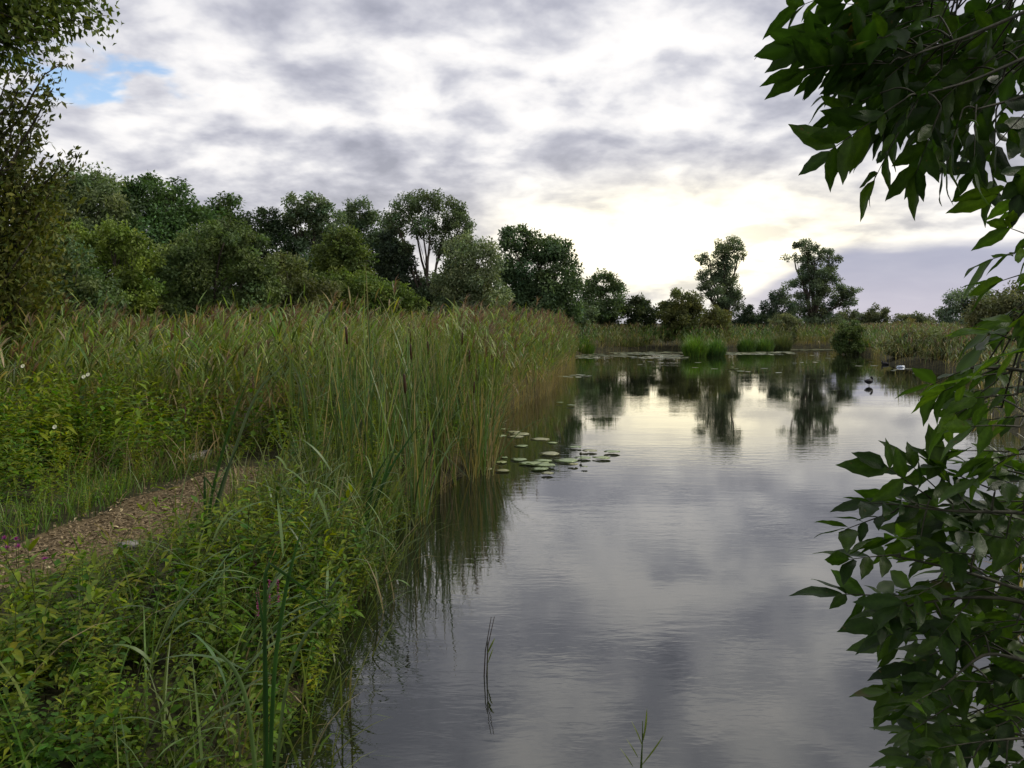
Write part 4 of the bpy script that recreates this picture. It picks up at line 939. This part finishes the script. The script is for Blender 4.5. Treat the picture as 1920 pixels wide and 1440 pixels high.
for i, (px, py) in enumerate([(146, 973), (214, 958), (222, 946), (228, 956), (372, 862), (390, 868), (446, 866), (355, 884), (95, 1068), (214, 990), (360, 900), (405, 900)]):
    c = gp(px, py, LAND + .03); s = RNG.uniform(.04, .075)
    V, F = leaf_tpl([0, .2, .5, .8, 1], [.04, .25, .33, .2, .02], .35, .35)
    o = obj('fallen_leaf', mk_mesh('fallen_leaf', V * s, F, 'dry_leaf', smooth=True)); o.location = tuple(c + np.array([0, 0, .012])); o.rotation_euler = (RNG.normal(0, .3), RNG.normal(0, .3), RNG.uniform(0, 6.28))
    tag(o, 'curled pale yellow fallen leaf lying on the woodchip path', 'leaf', 'fallen leaves on the path')

# ------------------------------------------------------------------ on the water
def pad_mesh(v):
    n = 26; th = np.linspace(.14, 2 * math.pi - .14, n); r = .5 * (1 + .05 * np.sin(th * 3 + v) + RNG.normal(0, .012, n))
    rim = np.column_stack([r * np.cos(th), r * np.sin(th) * .88, .003 + .002 * np.sin(th * 4 + v * 2)]); mid = rim * np.array([.55, .55, 0]) + np.array([0, 0, .004])
    low = rim - np.array([0, 0, .003]); V = np.concatenate([[(.06, 0, .003)], mid, rim, low]); F = []
    for i in range(n - 1):
        F += [(0, 1 + i, 2 + i), (1 + i, 1 + n + i, 2 + n + i), (1 + i, 2 + n + i, 2 + i), (1 + n + i, 1 + 2 * n + i, 2 + 2 * n + i), (1 + n + i, 2 + 2 * n + i, 2 + n + i)]
    return mk_mesh('lily_pad', V, np.array(F), 'pad_leaf', np.array([(.20, .27, .12), (.22, .27, .13), (.18, .25, .11), (.24, .25, .13)][v]), True)
PADS = [pad_mesh(i) for i in range(4)]
pads = [(905, 815, 18), (932, 817, 34), (962, 810, 30), (975, 814, 40), (966, 819, 34), (1013, 824, 36), (1035, 831, 22), (977, 837, 28), (945, 859, 16), (912, 864, 22), (938, 868, 28), (972, 863, 34), (908, 881, 32), (941, 884, 30),
        (1008, 871, 46), (1012, 881, 36), (988, 871, 34), (1018, 866, 34), (1030, 853, 40), (1062, 866, 46), (1092, 861, 34), (1128, 861, 36), (1078, 841, 28), (1105, 848, 32), (1147, 850, 34), (1026, 891, 26), (1075, 874, 22), (1096, 879, 14), (1022, 876, 40),
        (1070, 762, 18), (1050, 757, 14), (905, 803, 20), (940, 808, 18)]
for i, (px, py, w) in enumerate(pads):
    c = gp(px, py, 0); s = w * c[1] / FPX * 1.02
    o = obj('lily_pad', PADS[RNG.integers(4)]); o.location = (c[0], c[1], .001 + .0012 * i); o.scale = (s, s, 1); o.rotation_euler = (RNG.normal(0, .012), RNG.normal(0, .012), RNG.uniform(0, 6.28))
    tag(o, 'green water lily pad floating in the group by the reeds', 'lily pad', 'lily pads by the reeds')
c = gp(1089, 862, 0); root = empty('water_lily_bud', (c[0], c[1], 0), 0, 'closed dark water lily bud on a short stalk above the pads', 'flower bud')
V, F = tube([(0, 0, -.1), (.004, 0, .03), (0, 0, .075)], [.006, .006, .005], 6); obj('stalk', mk_mesh('bud_stalk', V, F, 'reed_foliage', np.array((.04, .05, .02))), root)
V, F = tube([(0, 0, .068), (0, 0, .074), (0, 0, .09), (0, 0, .108), (0, 0, .118)], [.006, .02, .027, .018, .004], 9); obj('bud', mk_mesh('bud', V, F, 'reed_foliage', np.array((.05, .05, .018)), True), root)
# far mats of pads, too small to tell apart
mt = MB(); th = np.arange(7) / 7 * 6.283; disc = np.column_stack([.5 * np.cos(th), .5 * np.sin(th), np.zeros(7)]); df = np.array([(0, i, i + 1) for i in range(1, 6)])
def mat_of(px0, px1, py0, py1, n, cov=.85):
    px = RNG.uniform(px0, px1, n); py = RNG.uniform(py0, py1, n); T = np.array([gp(a, b, .006 + .004 * RNG.random()) for a, b in zip(px, py)])
    m = (pond_sd(T[:, 0], T[:, 1]) < 0) & (np.sin(T[:, 0] * 1.3) * np.sin(T[:, 1] * .8 + T[:, 0] * .4) > -cov)
    T = T[m]; k = len(T); s = RNG.uniform(.18, .42, k); nr = RNG.normal(0, .04, (k, 3)) + np.array([0, 0, 1]); a = RNG.uniform(0, 6.28, k)
    V, F = inst(disc, df, frames(np.column_stack([np.cos(a), np.sin(a), np.zeros(k)]), nr), T, np.column_stack([s, s, s])); mt.add(V, F, np.repeat(jit((.20, .22, .13), k, .2, .08), 7, 0))
mat_of(1075, 1290, 659, 672, 900, .3); mat_of(1180, 1290, 660, 668, 300, .3); mat_of(1345, 1490, 659, 665, 600, .5); mat_of(1475, 1570, 654, 656.5, 500); mat_of(1020, 1110, 702, 708, 24); mat_of(1320, 1460, 690, 700, 8); mat_of(1480, 1600, 664, 682, 12); mat_of(1600, 1720, 675, 700, 12); mat_of(1190, 1330, 670, 690, 14)
tag(obj('floating_pads', mt.mesh('floating_pads', 'pad_leaf')), 'pale mats of small floating pads along the far waterline', 'lily pads', kind='stuff')
# floating leaves and feathers in a line on the right
db = MB(); n = 260; t = RNG.random(n); P = np.array([gp(1778 + 66 * u + RNG.normal(0, 3), 748 + 20 * u ** 1.4 + RNG.normal(0, 2.0), .01) for u in t]); a = RNG.uniform(0, 6.28, n); s = RNG.uniform(.03, .09, n)
V, F = inst(DIAMOND[0], DIAMOND[1], frames(np.column_stack([np.cos(a), np.sin(a), RNG.normal(0, .3, n)]), RNG.normal(0, .4, (n, 3)) + np.array([0, 0, 1])), P, np.column_stack([s * 1.4, s, s])); db.add(V, F, np.repeat(np.where(RNG.random((n, 1)) < .35, jit((.5, .47, .44), n, .2), jit((.10, .06, .045), n, .3)), 4, 0))
tag(obj('floating_debris', db.mesh('floating_debris', 'petal')), 'drift line of brown leaves and pale feathers floating on the water', 'debris', kind='stuff')
def bird(px, py, label, swim=False, rz=0.0, s=1.0):
    c = gp(px, py, 0); root = empty('coot', (c[0], c[1], 0), rz, label, 'bird'); root.scale = (s, s, s); lift = -.065 if swim else .03
    pts = np.array([(-.185, 0, .115), (-.165, 0, .118), (-.125, 0, .112), (-.07, 0, .10), (-.01, 0, .095), (.045, 0, .105), (.085, 0, .135), (.095, 0, .17), (.088, 0, .198), (.078, 0, .218), (.060, .004, .228), (.040, .008, .225), (.028, .010, .222)])
    if swim: pts[7:, 0] += [.005, .014, .026, .052, .075, .088]; pts[7:, 2] -= [.0, .0, -.002, .0, .006, .012]
    rad = np.array([.006, .022, .050, .074, .082, .074, .052, .036, .031, .031, .031, .025, .012])
    u = np.linspace(0, 12, 37); P = np.stack([np.interp(u, np.arange(13), pts[:, k]) for k in range(3)], -1); r = np.interp(u, np.arange(13), rad)
    for _ in range(2): P[1:-1] = (P[:-2] + 2 * P[1:-1] + P[2:]) / 4; r[1:-1] = (r[:-2] + 2 * r[1:-1] + r[2:]) / 4
    V, F = tube(P, r, 14); V[:, 1] *= .88; V[:, 2] += lift
    obj('body', mk_mesh('coot_body', V, F, 'bird_feather', smooth=True), root)
    e = P[-1] + np.array([0, 0, lift]); dx = -1 if not swim else 1
    V, F = tube([e + np.array([-.012 * dx, 0, .004]), e + np.array([.012 * dx, 0, 0]), e + np.array([.034 * dx, 0, -.008])], [.011, .009, .002], 6); obj('bill', mk_mesh('coot_bill', V, F, 'bird_bill', smooth=True), root)
    for sy in (-1, 1):
        w = []
        V, F = tube([(-.13, sy * .045, .118 + lift), (-.08, sy * .066, .122 + lift), (-.02, sy * .072, .118 + lift), (.03, sy * .06, .115 + lift)], [.006, .022, .026, .008], 8); obj('wing', mk_mesh('coot_wing', V, F, 'bird_feather', smooth=True), root)
        if not swim:
            V, F = tube([(-.01, sy * .03, .06), (-.015, sy * .03, .03), (-.005, sy * .03, -.08)], [.010, .006, .006], 6); obj('leg', mk_mesh('coot_leg', V, F, 'bird_leg', smooth=True), root)
bird(1630, 723, 'black coot standing in the shallows with its head drawn back', False, .25, 1.1)
bird(1659, 684, 'black coot swimming past the grey-olive bush', True, 2.9, 1.2)
c = gp(1690, 689, 0); n, m = 8, 16; V = []
for i in range(n):
    for j in range(m):
        ph = math.pi * (i + .5) / n; t_ = 2 * math.pi * j / m; r = 1 + .22 * math.sin(3 * t_ + 1) * math.sin(ph * 2) + .15 * math.sin(5 * t_ + i) + RNG.normal(0, .05); V.append((.17 * r * math.sin(ph) * math.cos(t_) * (1.3 if math.cos(t_) < 0 else .9), .10 * r * math.sin(ph) * math.sin(t_), .02 + .07 * r * math.cos(ph)))
F = [(i * m + j, (i + 1) * m + j, (i + 1) * m + (j + 1) % m) for i in range(n - 1) for j in range(m)] + [(i * m + j, (i + 1) * m + (j + 1) % m, i * m + (j + 1) % m) for i in range(n - 1) for j in range(m)]
o = obj('floating_litter', mk_mesh('floating_litter', np.array(V), np.array(F), 'pale_plastic', smooth=True)); o.location = (c[0], c[1], 0); tag(o, 'pale blue-white crumpled litter floating below the grey-olive bush', 'litter')

# ------------------------------------------------------------------ ash leaves close by on the right
def ash_leaflet(v, col):
    st = np.array([0, .06, .16, .28, .42, .56, .70, .83, .93, 1.0]); hw = np.array([.012, .06, .130, .175, .19, .172, .13, .075, .030, .002]) * RNG.uniform(.92, 1.12)
    ser = np.array([0, 0, .012, -.010, .012, -.012, .010, -.008, .004, 0]); V = []; F = []; bendx = RNG.normal(0, .05)
    for s, w, e in zip(st, hw, ser):
        z = -.16 * s * s + .02 * math.sin(s * 9 + v); xo = bendx * s * s
        V += [(xo - w - e, s, z + .20 * w), (xo - w * .5, s + .02 * (w > .02), z + .12 * w), (xo, s, z), (xo + w * .5, s + .02 * (w > .02), z + .12 * w), (xo + w - e, s, z + .20 * w)]
    V = np.array(V)
    for i in range(len(st) - 1):
        for k in range(4): a = 5 * i + k; F += [(a, a + 1, a + 6), (a, a + 6, a + 5)]
    C = np.tile(np.array(col) * RNG.uniform(.85, 1.15), (len(V), 1)); C[2::5] *= 1.35       # paler midrib
    return mk_mesh('ash_leaflet', V, np.array(F), 'ash_leaf', C, True)
ASH_SHADED = [ash_leaflet(i, (.026, .060, .008)) for i in range(6)]; ASH_PALE = [ash_leaflet(i, (.062, .125, .015)) for i in range(5)]  # first set: shade from the tree above is put into the leaf colour
def ash(name, label, root_at, trunk_h, branches, leaves, tr=.05, npair=(3, 4), Lpx=84, seed=3, face=-.75, ASHV=ASH_SHADED, fill=(), canopy=(), droop=.22, wild=.3, shift=0):
    """branches: polylines of (px, py, distance); leaves: (px, py, distance, angle) of each compound leaf, angle 180 = to the left, 90 = hanging down"""
    rg = np.random.default_rng(seed)
    leaves = [(a + shift, b, c, e) for a, b, c, e in leaves]; branches = [[(a + shift, b, c) for a, b, c in q] for q in branches]; fill = [(q[0] + shift, q[1] + shift) + tuple(q[2:]) for q in fill]
    root = empty(name, root_at, 0, label, 'tree'); o = np.array(root_at); wood = MB()
    V, F = tube(bez((0, 0, -.2), (.03, .02, trunk_h * .5), (0, 0, trunk_h), 9), np.linspace(tr, tr * .6, 9), 9); wood.add(V, F, (.1, .1, .1)); trunk = obj('trunk', wood.mesh('trunk', 'bark', True), root)
    BP = []
    for bi, pl in enumerate(branches):
        pts = np.array([at(a, b, c) - o for a, b, c in pl]); st_ = np.array([0, 0, np.clip(pts[0][2] - .35, .2, trunk_h - .05)])
        pts = np.concatenate([st_[None], pts]); t = np.arange(len(pts)); u = np.linspace(0, len(pts) - 1, 26); P = np.stack([np.interp(u, t, pts[:, k]) for k in range(3)], -1)
        for _ in range(4): P[1:-1] = (P[:-2] + 2 * P[1:-1] + P[2:]) / 4
        V, F = tube(P, np.linspace(min(tr * .25, .006), .0018, 26), 6); br = obj('branch', mk_mesh('ash_branch', V, F, 'ash_twig', smooth=True), root); BP.append((P, br))
    rach = {i: MB() for i in range(len(BP))}
    nl = len(leaves); fb = MB()
    for (x0, x1, y0, y1, d0, d1, a0, a1, n) in fill:
        leaves = list(leaves) + [(rg.uniform(x0, x1), rg.uniform(y0, y1), rg.uniform(d0, d1), rg.uniform(a0, a1)) for _ in range(n)]
    for li, (px, py, d, ang) in enumerate(leaves):
        base = at(px, py, d) - o
        bi, bj = min(((i, j) for i, (P, _) in enumerate(BP) for j in range(8, 26)), key=lambda q: np.linalg.norm(BP[q[0]][0][q[1]] - base))
        br = BP[bi][1]
        k = d / FPX; a = R(ang) + rg.normal(0, .12)
        ax = np.array([math.cos(a), rg.normal(0, .35), -math.sin(a)]); ax /= np.linalg.norm(ax)
        nr = np.array([rg.normal(0, .3), face + rg.normal(0, .25), .62 + rg.normal(0, .25)]); M = frames(ax[None], nr[None])[0]
        np_ = int(rg.integers(npair[0], npair[1] + 1)); L = Lpx * k * rg.uniform(.85, 1.1); rl = L * (.42 * np_ + .15)
        u = np.linspace(0, 1, 9); sag = rg.uniform(.02, .6 * droop + .02)
        RP = base + M[:, 1] * (u[:, None] * rl) + np.array([0, 0, -1.0]) * (u[:, None] ** 2 * rl * sag)
        V, F = tube(np.concatenate([bez(BP[bi][0][bj], (BP[bi][0][bj] + base) / 2 + np.array([0, 0, .01]), base, 6)[:-1], RP]), np.linspace(.0022, .0007, 14), 4); rach[bi].add(V, F, (.1, .1, .1))
        for j in range(np_ * 2 + 1):
            term = j == np_ * 2; s = 1.0 if term else .28 + .64 * (j // 2) / max(1, np_ - 1)
            q = base + M[:, 1] * (s * rl) + np.array([0, 0, -1.0]) * (s * s * rl * sag)
            side = 0 if term else (1 if j % 2 else -1); an = side * R(rg.normal(52, 7)); dirv = M @ np.array([math.sin(an), math.cos(an), rg.normal(0, .12)]); dirv = dirv + np.array([0, 0, -droop]) + rg.normal(0, .15, 3)
            n2 = M[:, 2] + rg.normal(0, wild, 3); L2 = L * rg.uniform(.68, 1.18) * (1.08 if term else (.72 if j < 2 else 1.0))
            m3 = frames(dirv[None], n2[None])[0]; Mm = np.eye(4); Mm[:3, :3] = m3 * L2; Mm[:3, 3] = q
            me = ASHV[rg.integers(len(ASHV))]
            if li < nl: obj('leaflet', me, br, Matrix(Mm.tolist()))
            else:
                co = np.empty(len(me.vertices) * 3, np.float32); me.vertices.foreach_get('co', co); fc = np.empty(len(me.loops), np.int32); me.loops.foreach_get('vertex_index', fc)
                cl = np.empty(len(me.vertices) * 4, np.float32); me.attributes['col'].data.foreach_get('color', cl)
                fb.add(co.reshape(-1, 3) @ Mm[:3, :3].T + q, fc.reshape(-1, 3), cl.reshape(-1, 4)[:, :3] * rg.uniform(.75, 1.3))
    if fb.V: tag(obj('inner_leaves', fb.mesh('inner_leaves', 'ash_leaf', True), root), kind='stuff')
    if canopy:  # unseen crown overhead, added to shade the leaves and near bank
        cb = MB(); wb = MB()
        for (cx, cy_, cz, r, n) in canopy:
            c = np.array([cx, cy_, cz]) - o; limb(wb, (0, 0, trunk_h * .92), c, tr * .5, .012, .08, 8, 6)
            dirs = unit(rg.normal(0, 1, (30, 3))); cen = c + dirs * rg.uniform(.3, 1, (30, 1)) * r
            for q in cen[::2]: limb(wb, c, q, .012, .004, .03, 4, 4)
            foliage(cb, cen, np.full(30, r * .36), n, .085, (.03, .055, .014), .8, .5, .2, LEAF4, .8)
        obj('crown', cb.mesh('crown', 'tree_foliage', True), root); obj('limbs', wb.mesh('limbs', 'bark', True), root)
    for i, m in rach.items():
        if m.V: obj('leaf_stalk', m.mesh('ash_leaf_stalk', 'ash_twig', True), BP[i][1])
J = lambda *a: a
up_leaves = [(1668, 70, 1.55, 176), (1640, 120, 1.5, 186), (1650, 165, 1.5, 172), (1668, 185, 1.48, 146), (1690, 190, 1.5, 118), (1735, 200, 1.5, 96), (1775, 205, 1.52, 122), (1800, 200, 1.5, 100), (1838, 205, 1.55, 84), (1890, 215, 1.5, 118), (1915, 250, 1.5, 100),
             (1720, 55, 1.6, 165), (1760, 90, 1.6, 160), (1800, 70, 1.65, 172), (1850, 95, 1.6, 150), (1895, 80, 1.62, 165), (1925, 140, 1.6, 130), (1735, 130, 1.58, 140), (1790, 130, 1.6, 125), (1850, 150, 1.58, 115), (1700, 10, 1.6, 186), (1770, 0, 1.65, 176), (1850, 5, 1.7, 160), (1930, 0, 1.65, 150), (1690, 140, 1.62, 195), (1760, 40, 1.7, 140), (1895, 160, 1.65, 140), (1600, -30, 1.7, 170), (1820, 110, 1.7, 190), (1720, 170, 1.66, 160), (1830, 170, 1.7, 140)]
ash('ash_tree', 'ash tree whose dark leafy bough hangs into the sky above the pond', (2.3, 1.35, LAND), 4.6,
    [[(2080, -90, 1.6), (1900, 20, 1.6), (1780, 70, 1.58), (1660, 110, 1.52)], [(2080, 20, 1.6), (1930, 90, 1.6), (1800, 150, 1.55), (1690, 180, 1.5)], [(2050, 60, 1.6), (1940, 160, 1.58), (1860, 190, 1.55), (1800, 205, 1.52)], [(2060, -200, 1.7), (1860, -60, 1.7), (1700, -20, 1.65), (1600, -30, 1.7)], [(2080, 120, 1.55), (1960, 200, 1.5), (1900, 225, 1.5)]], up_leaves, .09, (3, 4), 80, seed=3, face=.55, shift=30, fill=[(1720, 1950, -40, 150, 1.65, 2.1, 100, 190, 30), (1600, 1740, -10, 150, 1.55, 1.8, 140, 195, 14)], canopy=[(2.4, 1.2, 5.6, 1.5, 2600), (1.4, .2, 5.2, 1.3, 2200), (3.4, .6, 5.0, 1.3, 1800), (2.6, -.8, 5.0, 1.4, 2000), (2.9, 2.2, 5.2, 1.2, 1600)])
mid_leaves = [(1935, 400, 1.5, 205), (1925, 450, 1.5, 190), (1925, 470, 1.35, 170), (1945, 500, 1.35, 165), (1950, 560, 1.4, 170), (1935, 520, 1.4, 130), (1945, 660, 1.3, 178), (1920, 700, 1.3, 184), (1900, 690, 1.3, 165), (1935, 740, 1.3, 176), (1950, 780, 1.3, 168), (1940, 800, 1.25, 182), (1960, 850, 1.3, 175), (1930, 640, 1.4, 200), (1945, 840, 1.35, 150), (1960, 600, 1.4, 185), (1890, 720, 1.35, 150)]
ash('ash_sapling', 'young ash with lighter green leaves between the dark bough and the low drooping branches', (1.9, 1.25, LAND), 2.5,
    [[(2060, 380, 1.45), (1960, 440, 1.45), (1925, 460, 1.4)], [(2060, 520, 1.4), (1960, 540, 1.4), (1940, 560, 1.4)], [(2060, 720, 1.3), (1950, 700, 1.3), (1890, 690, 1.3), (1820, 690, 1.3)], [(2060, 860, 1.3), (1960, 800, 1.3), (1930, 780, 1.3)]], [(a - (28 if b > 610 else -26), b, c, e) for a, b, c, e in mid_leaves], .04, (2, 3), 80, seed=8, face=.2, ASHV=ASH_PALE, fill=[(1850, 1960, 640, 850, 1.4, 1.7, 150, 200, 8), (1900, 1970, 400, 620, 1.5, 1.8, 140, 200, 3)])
low_leaves = [(1690, 950, 1.5, 192), (1650, 960, 1.52, 168), (1720, 935, 1.5, 215), (1760, 945, 1.5, 232), (1795, 960, 1.5, 246), (1760, 960, 1.55, 195), (1840, 920, 1.5, 205), (1900, 890, 1.5, 196), (1700, 1010, 1.5, 182), (1660, 1040, 1.55, 172), (1690, 1130, 1.5, 184), (1660, 1120, 1.55, 178), (1740, 1090, 1.5, 172), (1800, 1040, 1.5, 190), (1860, 1010, 1.5, 195), (1920, 980, 1.5, 188),
              (1740, 1160, 1.5, 165), (1790, 1130, 1.5, 150), (1850, 1100, 1.5, 170), (1910, 1080, 1.5, 175), (1780, 1200, 1.5, 150), (1740, 1290, 1.45, 165), (1760, 1320, 1.45, 150), (1820, 1190, 1.5, 135), (1880, 1170, 1.5, 150), (1930, 1160, 1.5, 170), (1830, 1280, 1.45, 168), (1890, 1260, 1.5, 155), (1940, 1240, 1.5, 170), (1820, 1390, 1.4, 182), (1870, 1350, 1.45, 160), (1930, 1330, 1.45, 165), (1800, 1420, 1.4, 170), (1900, 1420, 1.4, 170), (1860, 1440, 1.4, 150), (1950, 1400, 1.4, 160), (1900, 940, 1.55, 175), (1930, 1020, 1.55, 200), (1850, 960, 1.55, 185), (1950, 900, 1.5, 190)]
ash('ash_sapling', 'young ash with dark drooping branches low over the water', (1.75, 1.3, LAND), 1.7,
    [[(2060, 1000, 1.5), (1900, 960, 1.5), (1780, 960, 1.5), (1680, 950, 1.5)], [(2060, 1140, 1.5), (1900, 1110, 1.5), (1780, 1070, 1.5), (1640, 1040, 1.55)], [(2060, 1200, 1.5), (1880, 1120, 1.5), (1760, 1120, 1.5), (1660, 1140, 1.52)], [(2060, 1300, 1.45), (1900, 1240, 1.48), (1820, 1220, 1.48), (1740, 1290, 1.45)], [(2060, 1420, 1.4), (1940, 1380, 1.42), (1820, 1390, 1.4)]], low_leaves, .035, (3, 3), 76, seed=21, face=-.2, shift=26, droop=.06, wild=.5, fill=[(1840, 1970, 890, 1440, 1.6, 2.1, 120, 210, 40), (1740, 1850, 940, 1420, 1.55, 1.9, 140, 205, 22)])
